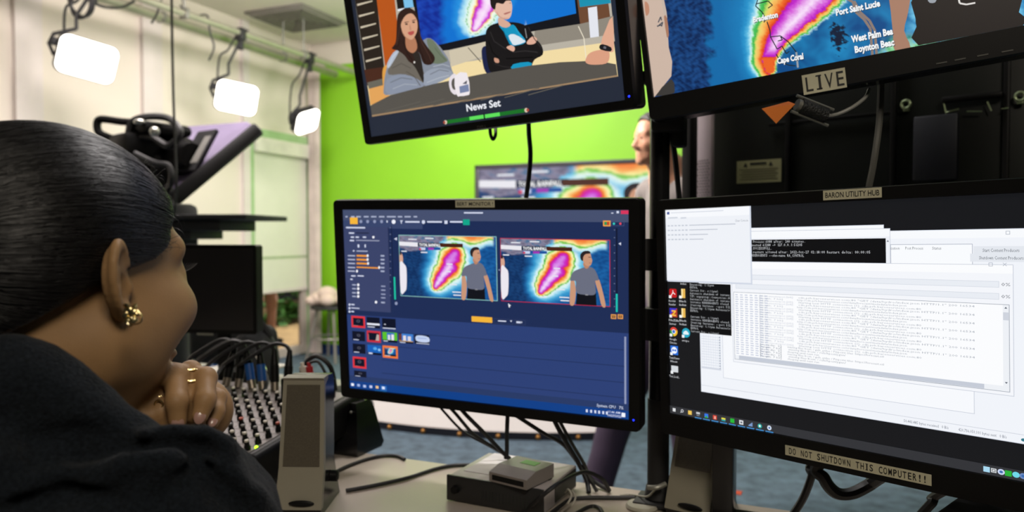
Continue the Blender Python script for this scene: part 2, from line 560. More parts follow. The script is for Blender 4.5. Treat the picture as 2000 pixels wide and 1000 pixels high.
# ------------------------------------------------------------------ lighting grid
def pipe(name, a, label, r=0.028, b0=0.15, b1=5.2, z=2.77):
    t = thing(name, label, 'pipe', room(a, 2.5, z))
    part('tube', MB().tube([room(a, b0, z), room(a, b1, z)], r, 16), M_pipe, t)
    for b in (0.9, 2.2, 3.5, 4.8):
        part('hanger', MB().tube([room(a, b, z), room(a, b, RH)], 0.008, 6).box(room(a, b, z), (0.075, 0.03, 0.075), ROOM_R, bev=.006), M_steel, t)
    return t
pipe('ceiling_pipe', 0.40, 'thicker cream-grey ceiling pipe, the one nearer to the cream wall', 0.036)
pipe('ceiling_pipe', 0.62, 'thinner grey ceiling pipe carrying the three studio lights', 0.026)
M_led = mat('led_face', '#ffffff', 0.5, emit='#fff8ee', estr=4.0)
def studio_light(px, py, aim, label, wdt=0.33, hgt=0.24, clamp_px=None, roll=0):
    c = on_a(px, py, 0.62)
    d = (Vector(aim) - c).normalized()
    q = d.to_track_quat('-Y', 'Z').to_matrix() @ Matrix.Rotation(math.radians(roll), 3, 'Y')
    t = thing('studio_light', label, 'studio light', c, group='studio lights on the ceiling pipe')
    hous = part('housing', MB().prism([(p[0], p[1]) for p in rrect(wdt, hgt, .05, 6)], -0.0, 0.06, q, c)
         .prism(rrect(wdt * .7, hgt * .6, .03, 4), 0.06, 0.11, q, c), M_blackm, t)
    part('diffuser', MB().prism(rrect(wdt * .97, hgt * .96, .05, 8), -0.02, -0.0, q, c), M_led, hous)
    top = c + q @ Vector((-wdt * .25, 0.05, hgt * .5 + 0.04))
    part('yoke', MB().tube([c + q @ Vector((-wdt * .5, .06, -.03)), c + q @ Vector((-wdt * .62, .05, .03)), c + q @ Vector((-wdt * .58, .05, hgt * .38)), top], 0.011, 6)
         .box(c + q @ Vector((-wdt * .55, .05, .05)), (.03, .05, .05), q, bev=.006), M_blackm, t)
    ab = to_ab(c)
    k = room(0.62, ab[1] - 0.05, 2.77)
    part('hanging_arm', MB().tube([top, top + Vector((0, 0, .08)), k + Vector((0, 0, -0.05))], 0.011, 8), M_blackm, t)
    part('clamp', MB().box(k + Vector((0, 0, -0.01)), (0.07, 0.06, 0.10), ROOM_R, bev=.012).box(k + Vector((0, 0, -0.09)), (0.035, 0.04, 0.08), ROOM_R, bev=.008), M_blackm, t)
    part('power_cord', MB().tube([c + q @ Vector((-.05, .1, .02)), c + Vector((-.16, 0.05, .05)), c + Vector((-.13, .0, .3)), (c + k) / 2 + Vector((-.08, 0, .12)), k + Vector((-.03, 0.0, -.02)), k + Vector((0.05, 0.03, .03))], 0.008, 6, smooth=6), M_cable, t)
    return c
studio_light(170, 116, (0.3, 1.0, 1.15), 'largest glowing square studio light, upper left above the dark-haired head', roll=10)
studio_light(462, 191, (0.1, 1.2, 1.2), 'middle glowing square studio light hanging over the tilted prompter hood', 0.31, 0.24, roll=8)
studio_light(599, 237, (1.7, 5.2, -0.2), 'smallest studio light, tipped down beside the green wall', 0.25, 0.22, roll=-24)
# coil of spare cable on the pipe and a drooping cable run
cc = on_a(158, 8, 0.62)
mb = MB()
for i in range(4):
    mb.torus(cc + Vector((0, 0, .01 * i)), 0.085 + .006 * i, 0.009, ROOM_R @ Matrix.Rotation(PI / 2 + .1 * i, 3, 'X'), 28, 6)
tag(mb.build('coiled_cable', M_cable), 'coil of black cable hanging from the pipe above the largest light', 'cable')
mb = MB().tube([on_a(175, 2, .62), on_a(205, 14, .62), on_a(238, 14, .62), on_a(262, 2, .6)], .009, 6, smooth=8)
tag(mb.build('drooping_cable', M_cable), 'thin cable drooping between the coil and the ceiling pipe', 'cable')
mb = MB().tube([on_a(352, 10, .62), on_a(372, 32, .62), on_a(404, 30, .62), on_a(410, 62, .62), on_a(418, 92, .62), on_a(408, 118, .62)], .007, 6, smooth=8)
tag(mb.build('looping_cable', M_cable), 'cable looping under the pipe to the left of the middle light', 'cable')
mb = MB().tube([on_a(314, 2, .6), on_a(306, 28, .6), on_a(296, 45, .6)], .007, 6, smooth=8)
tag(mb.build('cable_end', M_cable), 'short loose cable end hanging from the upper pipe near the long drop cable', 'cable')
hk = on_a(362, 22, 0.6)
tag(MB().ball(hk, (.028, .028, .03)).tube([hk, hk + Vector((-.02, 0, .1))], .01, 6).build('small_spotlight', M_steel), 'tiny silver clamp lamp on the ceiling pipe', 'lamp')
# long thin cable dropping in front of the prompter
mb = MB().tube([at(334, -120, 3.1), at(336, 60, 3.1), at(339, 200, 3.1), at(343, 300, 3.1), at(344, 372, 3.1), at(340, 420, 3.3)], .0055, 8, smooth=8)
tag(mb.build('drop_cable', M_cable), 'long thin black cable dropping from the ceiling to the prompter', 'cable')

# ------------------------------------------------------------------ studio camera with prompter
K = 3.5
rig_c = at(330, 440, K)
rig = thing('studio_camera', 'black studio camera with tilted prompter hood on a pedestal', 'camera', (rig_c.x, rig_c.y, 0))
c = rig_c
part('pedestal', MB().lathe([(.34, 0), (.34, .05), (.12, .09), (.09, .12), (.085, .75), (.07, .76), (.065, c.z - .13)], (c.x, c.y, 0), 24), M_blackm, rig)
def slab(p00, p10, p11, p01, th, mi=0, mb=None, away=None):
    """four corners of the front face, thickened away from it"""
    mb = mb or MB()
    P = [Vector(p) for p in (p00, p10, p11, p01)]
    n = (P[1] - P[0]).cross(P[3] - P[0]).normalized()
    if away is not None and n.dot(Vector(away)) < 0: n = -n
    Q = [p + n * th for p in P]
    return mb.add(P + Q, [(0, 1, 2, 3), (7, 6, 5, 4), (0, 4, 5, 1), (1, 5, 6, 2), (2, 6, 7, 3), (3, 7, 4, 0)], mi)
RR = ROOM_R @ Matrix.Rotation(math.radians(-14), 3, 'Z')
def plank(px0, px1, py, th, dep):
    p0, p1 = at(px0, py, K), at(px1, py, K)
    return ((p0 + p1) / 2, ((p1 - p0).length, dep, th))
mb = MB()
for a_ in (plank(300, 528, 426, .024, .45), plank(300, 470, 441, .05, .36), plank(300, 408, 457, .05, .30)):
    mb.box(a_[0], a_[1], Matrix.Rotation(math.radians(-6), 3, 'Z'), bev=.005)
part('tray', mb, M_blackm, rig)
part('pan_head', MB().box((c.x, c.y, c.z - .02), (.2, .2, .24), RR, bev=.03), M_blackm, rig)
e0, e1 = at(346, 372, K - .1), at(497, 246, K)
mb = slab(e0, e1, at(482, 238, K + .3), at(352, 248, K + .55), 0.03, away=(0.3, 0, -1))
mb.add([e0, at(352, 248, K + .55), at(262, 330, K + .5)], [(0, 1, 2)])
part('hood_panel', mb, mat('hood_lavender_lit', '#7a6f8c', 0.5), rig)  # lavender cast of the light put into the base colour
part('hood_edge', MB().box((e0 + e1) / 2 + Vector((.01, -.02, -.028)), ((e1 - e0).length + .05, .05, .065),
     rmat((e1 - e0).normalized(), (e1 - e0).normalized().cross(Vector((0, -1, 0))).normalized().cross((e1 - e0).normalized()), (e1 - e0).normalized().cross(Vector((0, -1, 0))).normalized()), bev=.015), M_blackm, rig)
fr_ = [at(348, 338, K - .02), at(386, 336, K - .06), at(428, 257, K + .0), at(392, 262, K + .06)]
part('label_frame', slab(*fr_, -.02, away=(0.3, 0, -1)), M_blackm, rig)
g = [at(372, 320, K - .1), at(386, 318, K - .1), at(414, 266, K - .05), at(402, 268, K - .05)]
part('plate', slab(*g, -.008, away=(0.3, 0, -1)), mat('plate_grey', '#8c8a84', 0.5), rig)
bc = at(300, 300, K + .05)
part('camera_body', MB().box(bc, (.20, .36, .17), RR, bev=.04).box(bc + Vector((.05, -.05, .10)), (.20, .24, .06), RR, bev=.028).lathe([(.075, 0), (.08, .07), (.06, .16)], bc + Vector((.1, 0, -.02)), 20, RR @ Matrix.Rotation(PI / 2, 3, 'Y')), M_black, rig)
part('carrying_handle', MB().tube([at(282, 240, K), at(240, 238, K), at(200, 233, K), at(190, 240, K), at(193, 258, K), at(212, 268, K), at(250, 280, K)], 0.018, 10, smooth=6), M_black, rig)
part('top_cable', MB().tube([at(250, 270, K - .1), at(258, 238, K - .1), at(290, 228, K - .1), at(330, 232, K - .1), at(352, 258, K - .15), at(330, 285, K - .15), at(300, 270, K - .12), at(276, 268, K - .1)], 0.016, 8, smooth=6), M_cable, rig)
part('lens_cable', MB().tube([at(262, 300, K - .2), at(300, 318, K - .2), at(330, 325, K - .2), at(334, 355, K - .2), at(318, 385, K - .1)], .014, 8, smooth=6), M_cable, rig)
part('silver_fitting', MB().ball(at(302, 257, K - .2), .022), mat('bright_steel', '#c8c8c0', 0.3, metal=.8), rig)
part('silver_fitting', MB().ball(at(272, 238, K - .15), (.026, .02, .014)), mat('bright_steel', '#c8c8c0', 0.3, metal=.8), rig)
part('support_arm', MB().box(((bc + c) / 2) + Vector((-.02, 0, 0)), (.12, .12, abs(bc.z - c.z)), RR, bev=.02), M_blackm, rig)

# ------------------------------------------------------------------ far table with the small monitor, chair
tb0 = at(425, 700, 2.12)
bt = thing('side_table', 'pale side table behind the mixing console', 'table', (tb0.x, tb0.y, 0), RZ)
MB().box((0, 0, .755), (.62, .44, .03), bev=.005).build('tabletop', mat('pale_laminate', '#a9a59b', 0.45), bt)
for sx in (-.28, .28):
    for sy in (-.19, .19):
        MB().box((sx, sy, .37), (.04, .04, .74)).build('leg', M_steel, bt)
mc = at(426, 565, 2.10)
M2 = frame((mc.x, mc.y, 0.77), Vector((.985, -.17, 0)), Vector((.17, .985, 0)), (0, 0, 1))
sm_ = thing('small_monitor', 'small dark switched-off monitor on the side table behind the console', 'monitor', matrix=M2)
hz = mc.z - .77
MB().prism(rrect(.235, .252, .008), 0, .035, c=(0, 0, hz)).box((0, .045, hz), (.2, .03, .2), bev=.01).build('housing', M_black, sm_)
MB().prism(rrect(.215, .23, .004), -.002, 0.001, c=(0, 0, hz)).build('dark_screen', mat('dark_glass', (.012, .011, .012), .3), sm_)
MB().box((.0, .03, hz / 2 - .05), (.03, .02, hz - .1)).build('neck', M_black, sm_)
MB().box((0, .03, .008), (.2, .15, .016), bev=.005).build('foot', M_black, sm_)
MB().box((-.04, -.003, hz - .128), (.05, .003, .006)).build('name_plate', M_steel, sm_)
ch = thing('office_chair', 'black office chair with low rounded back behind the console', 'chair', on_z(460, 860, 0), RZ)
chc = at(455, 672, 2.6)
loc = Vector((chc.x, chc.y, 0)); ch.location = loc
MB().box((0, 0, chc.z), (.36, .09, .15), bev=.04, seg=4).build('backrest', mat('black_fabric', (.016, .017, .017), .8), ch)
MB().box((0.05, .25, .52), (.46, .46, .09), bev=.035, seg=4).build('seat', mat('black_fabric', (.016, .017, .017), .8), ch)
MB().tube([(0, .06, chc.z - .05), (0, .08, .6), (0, .2, .5)], .025, 8).build('back_support', M_blackm, ch)
MB().lathe([(.03, .08), (.03, .48)], (0, .25, 0), 12).build('column', M_blackm, ch)
for i in range(5):
    a = 2 * PI * i / 5 + .3
    MB().tube([(0, .25, .1), (.3 * math.cos(a), .25 + .3 * math.sin(a), .06)], .022, 8).ball((.3 * math.cos(a), .25 + .3 * math.sin(a), .03), .03).build('leg', M_blackm, ch)
bg_ = at(497, 690, 2.22)
mb = MB().ball((bg_.x, bg_.y, bg_.z - .02), (.07, .09, .10)).tube([bg_ + Vector((-.06, 0, .07)), bg_ + Vector((-.02, -.02, .14)), bg_ + Vector((.05, 0, .05))], .012, 8, smooth=5)
tag(mb.build('black_bag', mat('black_fabric', (.016, .017, .017), .8)), 'black soft bag on the side table right of the small monitor', 'bag')
pp = at(442, 742, 2.15)
tag(MB().box(on_z(462, 722, .775), (.2, .26, .006), ROOM_R).build('paper_sheet', mat('white_paper', '#d5d2c8', .7)), 'white sheets of paper lying on the side table', 'paper')

# stool with a white cloth
stp = on_z(648, 703, 0)
st = thing('stool', 'light metal stool in front of the green wall', 'stool', stp, RZ)
zt = at(648, 597, (stp.y) / math.cos(PITCH)).z
MB().lathe([(.02, zt - .03), (.19, zt - .03), (.2, zt - .015), (.19, zt), (.02, zt)], seg=24).build('seat', M_blackm, st)
for i in range(4):
    a = PI / 4 + PI / 2 * i
    MB().tube([(.13 * math.cos(a), .13 * math.sin(a), zt - .02), (.24 * math.cos(a), .24 * math.sin(a), 0)], .013, 8).build('leg', mat('stool_metal', '#9a938c', .4, metal=.4), st)
MB().torus((0, 0, zt * .42), .185, .009, seg=24, s2=6).build('foot_ring', mat('stool_metal', '#9a938c', .4, metal=.4), st)
cl = stp + Vector((-.03, 0, zt))
mb = MB()
for i, (dx, dy, dz, r) in enumerate(((-.08, 0, .07, .10), (.06, .02, .07, .10), (0, -.03, .11, .10), (.13, 0, .05, .075), (-.15, -.02, .05, .07), (.02, -.1, .06, .08))):
    mb.ball(cl + Vector((dx, dy, dz)), (r, r * .9, min(r * .8, dz)))
tag(mb.build('folded_cloth', mat('pale_pink_cloth', '#d8c2b4', .9, vary=.06, bump=.5, bscale=60)), 'pale pink bundled cloth lying on the stool', 'cloth')

# ------------------------------------------------------------------ curved white desk of the set
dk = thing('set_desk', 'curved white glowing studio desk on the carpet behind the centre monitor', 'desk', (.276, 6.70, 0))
def arcpanel(r0, r1, z0, z1, a0, a1, n=40, mb=None):
    mb = mb or MB()
    vs, fs = [], []
    for i in range(n + 1):
        a = a0 + (a1 - a0) * i / n
        for (r, z) in ((r0, z0), (r1, z0), (r1, z1), (r0, z1)):
            vs.append((r * math.cos(a), r * math.sin(a), z))
    for i in range(n):
        for k in range(4):
            k2 = (k + 1) % 4
            fs.append((i * 4 + k, (i + 1) * 4 + k, (i + 1) * 4 + k2, i * 4 + k2))
    fs += [(3, 2, 1, 0), tuple(n * 4 + k for k in range(4))]
    return mb.add(vs, fs)
A0, A1 = math.radians(-124), math.radians(-84.5)
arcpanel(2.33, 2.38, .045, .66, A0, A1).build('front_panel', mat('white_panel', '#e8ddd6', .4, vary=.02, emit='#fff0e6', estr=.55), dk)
arcpanel(2.0, 2.385, 0.0, .045, A0, A1).build('plinth', mat('plinth_black', '#20202a', .5), dk)
arcpanel(1.75, 2.44, .66, .70, A0, A1).build('desktop', M_black, dk)
mb = MB()
for i in range(7):
    a = A0 + (A1 - A0) * (i + .5) / 7
    dk_b = MB().ball((2.39 * math.cos(a), 2.39 * math.sin(a), .02), .014).build('foot_stud', mat('brass', '#c08a4a', .35, metal=.7), dk)
# ------------------------------------------------------------------ pictures on screens (flat coloured shapes that glow)
class Screen:
    def __init__(self, M, W, H, U, V):
        self.M, self.W, self.H, self.U, self.V = M, W, H, U, V
        self.Mi = M.inverted()
        self.v, self.f, self.c = [], [], []
        self.layer = 0; self.n = 0; self.step = 2e-6; self.ext = 0
        self.crop = (0, 0, 1.0)
        self.clip = False
    def loc(self, px, py):
        o = self.Mi @ Vector((0, 0, EYE)); d = (self.Mi @ (Vector((0, 0, EYE)) + ray(px, py))) - o
        t = -o.y / d.y
        return o.x + d.x * t, o.z + d.z * t
    def uv(self, x, y):
        """a measured point of the photograph -> screen pixels"""
        x0, y0, k = self.crop
        lx, lz = self.loc(x0 + x / k, y0 + y / k)
        return (lx / self.W + .5) * self.U, (.5 - lz / self.H) * self.V
    def cropxy(self, u, v):
        """screen pixels -> the measuring crop (arrays)"""
        lx = (u / self.U - .5) * self.W; lz = (.5 - v / self.V) * self.H
        M = np.array(self.M)
        P = M[:3, 3] + lx[:, None] * M[:3, 0] + lz[:, None] * M[:3, 2]
        P = P - np.array([0, 0, EYE])
        s, c = math.sin(PITCH), math.cos(PITCH)
        d = P[:, 1] * c - P[:, 2] * s
        yy = -P[:, 1] * s - P[:, 2] * c
        x0, y0, k = self.crop
        return (1000 + FPX * P[:, 0] / d - x0) * k, (500 + FPX * yy / d - y0) * k
    def _put(self, pts, faces, col):
        c = lin(col); o = len(self.v)
        self.n += 1; y = -self.n * self.step
        for (u, v) in pts:
            u = min(max(u, 0), self.U); v = min(max(v, 0), self.V)
            self.v.append(((u / self.U - .5) * self.W, y, (.5 - v / self.V) * self.H))
            self.c.append(c + (1,))
        self.f += [tuple(i + o for i in f) for f in faces]
    def up(self, n=1):
        self.layer += n; return self
    def rect(self, u0, v0, u1, v1, col):
        self._put([(u0, v0), (u0, v1), (u1, v1), (u1, v0)], [(0, 1, 2, 3)], col); return self
    def rectp(self, x0, y0, x1, y1, col):
        a, b = self.uv(x0, y0), self.uv(x1, y1)
        return self.rect(a[0], a[1], b[0], b[1], col)
    def frame(self, u0, v0, u1, v1, w, col):
        for r in ((u0, v0, u1, v0 + w), (u0, v1 - w, u1, v1), (u0, v0, u0 + w, v1), (u1 - w, v0, u1, v1)):
            self.rect(*r, col)
        return self
    def framep(self, x0, y0, x1, y1, w, col):
        a, b = self.uv(x0, y0), self.uv(x1, y1)
        return self.frame(a[0], a[1], b[0], b[1], w, col)
    def poly(self, pts, col, smooth=0):
        if smooth:
            P = [Vector((p[0], p[1], 0)) for p in pts]; n = len(P); out = []
            for i in range(n):
                p0, p1, p2, p3 = P[i - 1], P[i], P[(i + 1) % n], P[(i + 2) % n]
                for j in range(smooth):
                    t = j / smooth
                    q = 0.5 * ((2 * p1) + (p2 - p0) * t + (2 * p0 - 5 * p1 + 4 * p2 - p3) * t * t + (3 * p1 - p0 - 3 * p2 + p3) * t ** 3)
                    out.append((q.x, q.y))
            pts = out
        from mathutils.geometry import tessellate_polygon
        tr = tessellate_polygon([[Vector((p[0], p[1], 0)) for p in pts]])
        self._put(pts, [tuple(t) for t in tr], col); return self
    def polyp(self, pts, col, smooth=4):
        if self.ext: pts = [(x - .16 * (y + self.ext), -self.ext) if y in (-60, -120, -300) else (x, y) for (x, y) in pts]
        return self.poly([self.uv(*p) for p in pts], col, smooth)
    def disc(self, u, v, ru, rv, col, n=20):
        self._put([(u + ru * math.cos(2 * PI * i / n), v + rv * math.sin(2 * PI * i / n)) for i in range(n)], [tuple(range(n))], col); return self
    def discp(self, x, y, rx, ry, col):
        return self.polyp([(x + rx * math.cos(2 * PI * i / 18), y + ry * math.sin(2 * PI * i / 18)) for i in range(18)], col, 0)
    def line(self, pts, w, col):
        for (a, b) in zip(pts, pts[1:]):
            dx, dy = b[0] - a[0], b[1] - a[1]; L = math.hypot(dx, dy) + 1e-9
            nx, ny = -dy / L * w / 2, dx / L * w / 2
            self._put([(a[0] + nx, a[1] + ny), (b[0] + nx, b[1] + ny), (b[0] - nx, b[1] - ny), (a[0] - nx, a[1] - ny)], [(0, 1, 2, 3)], col)
        return self
    def linep(self, pts, w, col):
        return self.line([self.uv(*p) for p in pts], w, col)
    def text(self, s, u, v, h, col, bold=0.0, mono=None, width=None, res=1):
        """v is the base line, h the capital height, in screen pixels"""
        k = h / 0.70
        if mono is None:
            vs, fs, w = text_mesh(s, bold, res)
            kx = k if width is None else width / w
            self._put([(u + p[0] * kx, v - p[1] * k) for p in vs], fs, col)
        else:
            n0 = self.n
            for i, ch in enumerate(s):
                self.n = n0
                if ch == ' ': continue
                vs, fs, w = text_mesh(ch, bold, res)
                kx = min(k, mono * .92 / max(w, .1)) if ch not in '.,:;!|il\'' else k
                x0 = u + i * mono + (mono - w * kx) / 2
                self._put([(x0 + p[0] * kx, v - p[1] * k) for p in vs], fs, col)
        return self
    def textp(self, s, x, y, h, col, **kw):
        a = self.uv(x, y); return self.text(s, a[0], a[1], h, col, **kw)
    def grid(self, u0, v0, u1, v1, nx, ny, fn, local=False):
        U, V = np.meshgrid(np.linspace(u0, u1, nx), np.linspace(v0, v1, ny))
        U, V = U.ravel(), V.ravel()
        if local: C = fn((U - u0) / (u1 - u0), (V - v0) / (v1 - v0))
        else: C = fn(*self.cropxy(U, V))
        o = len(self.v); self.n += 1; y = -self.n * self.step
        X = (U / self.U - .5) * self.W; Z = (.5 - V / self.V) * self.H
        self.v += [(float(a), y, float(b)) for a, b in zip(X, Z)]
        self.c += [tuple(map(float, q)) + (1.0,) for q in C]
        for j in range(ny - 1):
            for i in range(nx - 1):
                a = o + j * nx + i
                self.f.append((a, a + nx, a + nx + 1, a + 1))
        return self
    def build(self, parent, name='screen'):
        me = bpy.data.meshes.new(name)
        me.from_pydata(self.v, [], self.f); me.materials.append(screen_mat())
        ca = me.color_attributes.new('picture', 'FLOAT_COLOR', 'POINT')
        ca.data.foreach_set('color', np.asarray(self.c, np.float32).ravel())
        me.update()
        o = bpy.data.objects.new(name, me); COL.objects.link(o); o.parent = parent
        return o

def LC(*cols): return np.array([lin(c) for c in cols])
def bands(t, stops):
    """piecewise-linear colour ramp; stops = [(t, colour), ...]"""
    ts = np.array([s[0] for s in stops]); cs = LC(*[s[1] for s in stops])
    return np.stack([np.interp(t, ts, cs[:, i]) for i in range(3)], -1)
def n2(x, y, s, seed=0.0):
    a = x * s; b = y * s
    return (np.sin(a * 1.0 + 2.1 * np.sin(b * 0.8 + seed)) * np.cos(b * 1.1 + 1.7 * np.sin(a * 0.7 + 2 * seed))
            + 0.5 * np.sin(2.3 * a + 1.5 * np.sin(2.1 * b + seed)) * np.cos(2.7 * b - a + seed)
            + 0.25 * np.sin(5.1 * a + 2 * np.sin(4.3 * b)) * np.cos(4.9 * b + 2 * np.sin(3.7 * a + seed)))
def spine_d(x, y, pts, ws):
    best = np.full(x.shape, 1e9); side = np.zeros(x.shape); par = np.zeros(x.shape)
    for i in range(len(pts) - 1):
        ax, ay = pts[i]; bx, by = pts[i + 1]
        dx, dy = bx - ax, by - ay
        t = np.clip(((x - ax) * dx + (y - ay) * dy) / (dx * dx + dy * dy), 0, 1)
        qx, qy = x - ax - t * dx, y - ay - t * dy
        w = ws[i] + (ws[i + 1] - ws[i]) * t
        d = np.sqrt(qx * qx + qy * qy) / w
        m = d < best
        best = np.where(m, d, best); side = np.where(m, np.sign(dx * qy - dy * qx), side); par = np.where(m, i + t, par)
    return best, side, par
RAIN = [(0, '#f3d9fa'), (.45, '#d88be8'), (.6, '#c93ad0'), (1.0, '#d01098'), (1.12, '#e23a2a'), (1.35, '#f28a30'), (1.55, '#f8cc74'), (1.8, '#fbf6b8'),
        (1.95, '#c8ec7a'), (2.02, '#3fae3a'), (2.16, '#4dbb48'), (2.24, '#e4f7ea'), (2.5, '#d4f2f8'), (2.9, '#7fcdea'), (3.5, '#3a9bd0'), (4.4, '#1c6fb4'), (5.6, '#155a9e')]

def feed(x, y):
    X = x * 1.62
    pts = [(.95, .285), (.90, .36), (.84, .43), (.86, .49), (.74, .63), (.67, .73), (.61, .82)]
    d, side, par = spine_d(X, y, pts, [.082, .105, .085, .105, .085, .07, .038])
    d = d + .13 * n2(x, y, 26, 1.0) + np.where(side < 0, .0, 0.0)
    inner = np.clip((par - 1.5) / 2, 0, 1)
    dd = np.where(d < .6, d + (1 - inner) * (.55 - np.clip(d, 0, .55)) * .8, d)
    C = bands(dd, RAIN)
    far = np.clip((d - 3.6) / 1.5, 0, 1)[:, None]
    sea = bands(n2(x, y, 40, 3.0) * .5 + .5, [(0, '#0f4684'), (1, '#1b62a4')])
    dark = bands(n2(x, y, 60, 5.0) * .5 + .5, [(0, '#0b2a58'), (1, '#1a4478')])
    left = np.clip((.42 - x - .5 * (y - .5) * -.35 + .03 * n2(x, y, 20, 2.)) * 14, 0, 1)[:, None] * (y > .2)[:, None]
    base = sea * (1 - left) + dark * left
    C = C * (1 - far) + base * far
    # the rain over the coast along the top edge
    yb = .07 + .035 * np.sin(x * 17 + 1.0) + .012 * n2(x, y, 30, 4.0)
    t = y - yb
    top = bands(t, [(-.09, '#f2803a'), (-.05, '#f8b05c'), (-.015, '#faf0a0'), (0.0, '#58b840'), (.018, '#9ad86a'), (.03, '#e6f6ec'), (.075, '#a8def0'), (.13, '#3a92cc')])
    m = (np.clip((x - .49) * 30, 0, 1) * np.clip((.985 - x) * 40, 0, 1) * np.clip((.14 - t) * 18, 0, 1) * (d > 2.3))[:, None]
    C = C * (1 - m) + top * m
    # grey land upper left
    g = (np.clip((.26 + .05 * n2(x, y, 12, 6.) - y - np.maximum(0, x - .3) * .2) * 30, 0, 1) * np.clip((.5 - x) * 25, 0, 1) * (d > 3.2))[:, None]
    land = bands(n2(x, y, 34, 7.0) * .5 + .5, [(0, '#66647c'), (.6, '#8d869c'), (1, '#3a6a90')])
    return C * (1 - g) + land * g

def draw_feed(S, u0, v0, u1, v1, nx=110, ny=66, people=True):
    """the weather map with its title bars and the two presenters keyed in"""
    w, h = u1 - u0, v1 - v0
    X = lambda f: u0 + f * w
    Y = lambda f: v0 + f * h
    S.up().grid(u0, v0, u1, v1, nx, ny, feed, local=True)
    S.up()
    S.poly([(X(.0), Y(.10)), (X(.20), Y(.11)), (X(.20), Y(.18)), (X(.0), Y(.165))], '#e9e8ee')
    S.rect(X(.20), Y(.11), X(.47), Y(.175), '#1d2a44'); S.rect(X(.44), Y(.115), X(.67), Y(.175), '#4a2416')
    S.rect(X(.21), Y(.185), X(.44), Y(.225), '#1b4f9c'); S.rect(X(.22), Y(.19), X(.28), Y(.23), '#c9d4ee'); S.rect(X(.31), Y(.19), X(.37), Y(.225), '#a032b0')
    S.disc(X(.225), Y(.215), w * .012, h * .016, '#d43a5a')
    S.up().text('TOTAL RAINFALL', X(.215), Y(.168), h * .045, '#ffffff', bold=.03, width=w * .225)
    for (fx, fy, n) in ((.1, .05, .09), (.28, .03, .09), (.02, .25, .06), (.23, .26, .07), (.50, .44, .06), (.49, .56, .05), (.52, .77, .08), (.55, .89, .09), (.56, .94, .08), (.38, .9, .05)):
        S.rect(X(fx), Y(fy), X(fx + n), Y(fy + .018), '#e4e8f0')
    if not people: return
    S.up()
    S.poly([(X(0), Y(.30)), (X(.02), Y(.29)), (X(.035), Y(.36)), (X(.03), Y(.45)), (X(0), Y(.46))], '#d7a58e', 3)
    S.poly([(X(0), Y(.45)), (X(.05), Y(.48)), (X(.07), Y(.56)), (X(.065), Y(.85)), (X(.045), Y(.93)), (X(0), Y(.95))], '#ece8f0', 3)
    S.rect(X(0), Y(.27), X(.02), Y(.32), '#2a2026')
    # man in the grey polo shirt
    sk, shirt = '#c99678', '#6a6e80'
    S.poly([(X(.71), Y(.80)), (X(.88), Y(.80)), (X(.885), Y(1)), (X(.70), Y(1))], '#10121a')
    S.poly([(X(.655), Y(.62)), (X(.685), Y(.62)), (X(.70), Y(.80)), (X(.685), Y(1)), (X(.645), Y(1)), (X(.648), Y(.8))], sk, 3)
    S.poly([(X(.87), Y(.60)), (X(.905), Y(.59)), (X(.935), Y(.75)), (X(.965), Y(1)), (X(.93), Y(1)), (X(.905), Y(.82))], sk, 3)
    S.up()
    S.poly([(X(.742), Y(.44)), (X(.80), Y(.41)), (X(.835), Y(.41)), (X(.875), Y(.46)), (X(.905), Y(.60)), (X(.872), Y(.63)), (X(.875), Y(.82)), (X(.79), Y(.84)), (X(.705), Y(.81)), (X(.70), Y(.64)), (X(.65), Y(.63)), (X(.675), Y(.50))], shirt, 4)
    S.up()
    S.poly([(X(.765), Y(.36)), (X(.80), Y(.34)), (X(.82), Y(.41)), (X(.79), Y(.44))], '#b98467', 2)
    S.poly([(X(.755), Y(.24)), (X(.79), Y(.19)), (X(.83), Y(.20)), (X(.842), Y(.27)), (X(.848), Y(.315)), (X(.835), Y(.38)), (X(.805), Y(.40)), (X(.775), Y(.35))], sk, 4)
    S.up()
    S.poly([(X(.745), Y(.29)), (X(.745), Y(.22)), (X(.775), Y(.17)), (X(.82), Y(.165)), (X(.835), Y(.20)), (X(.79), Y(.215)), (X(.77), Y(.26)), (X(.765), Y(.32))], '#2a2224', 4)
    S.rect(X(.815), Y(.255), X(.835), Y(.265), '#3a2a28'); S.rect(X(.82), Y(.345), X(.84), Y(.352), '#a05a50')
    S.rect(X(.785), Y(.83), X(.81), Y(.85), '#8a8a92')

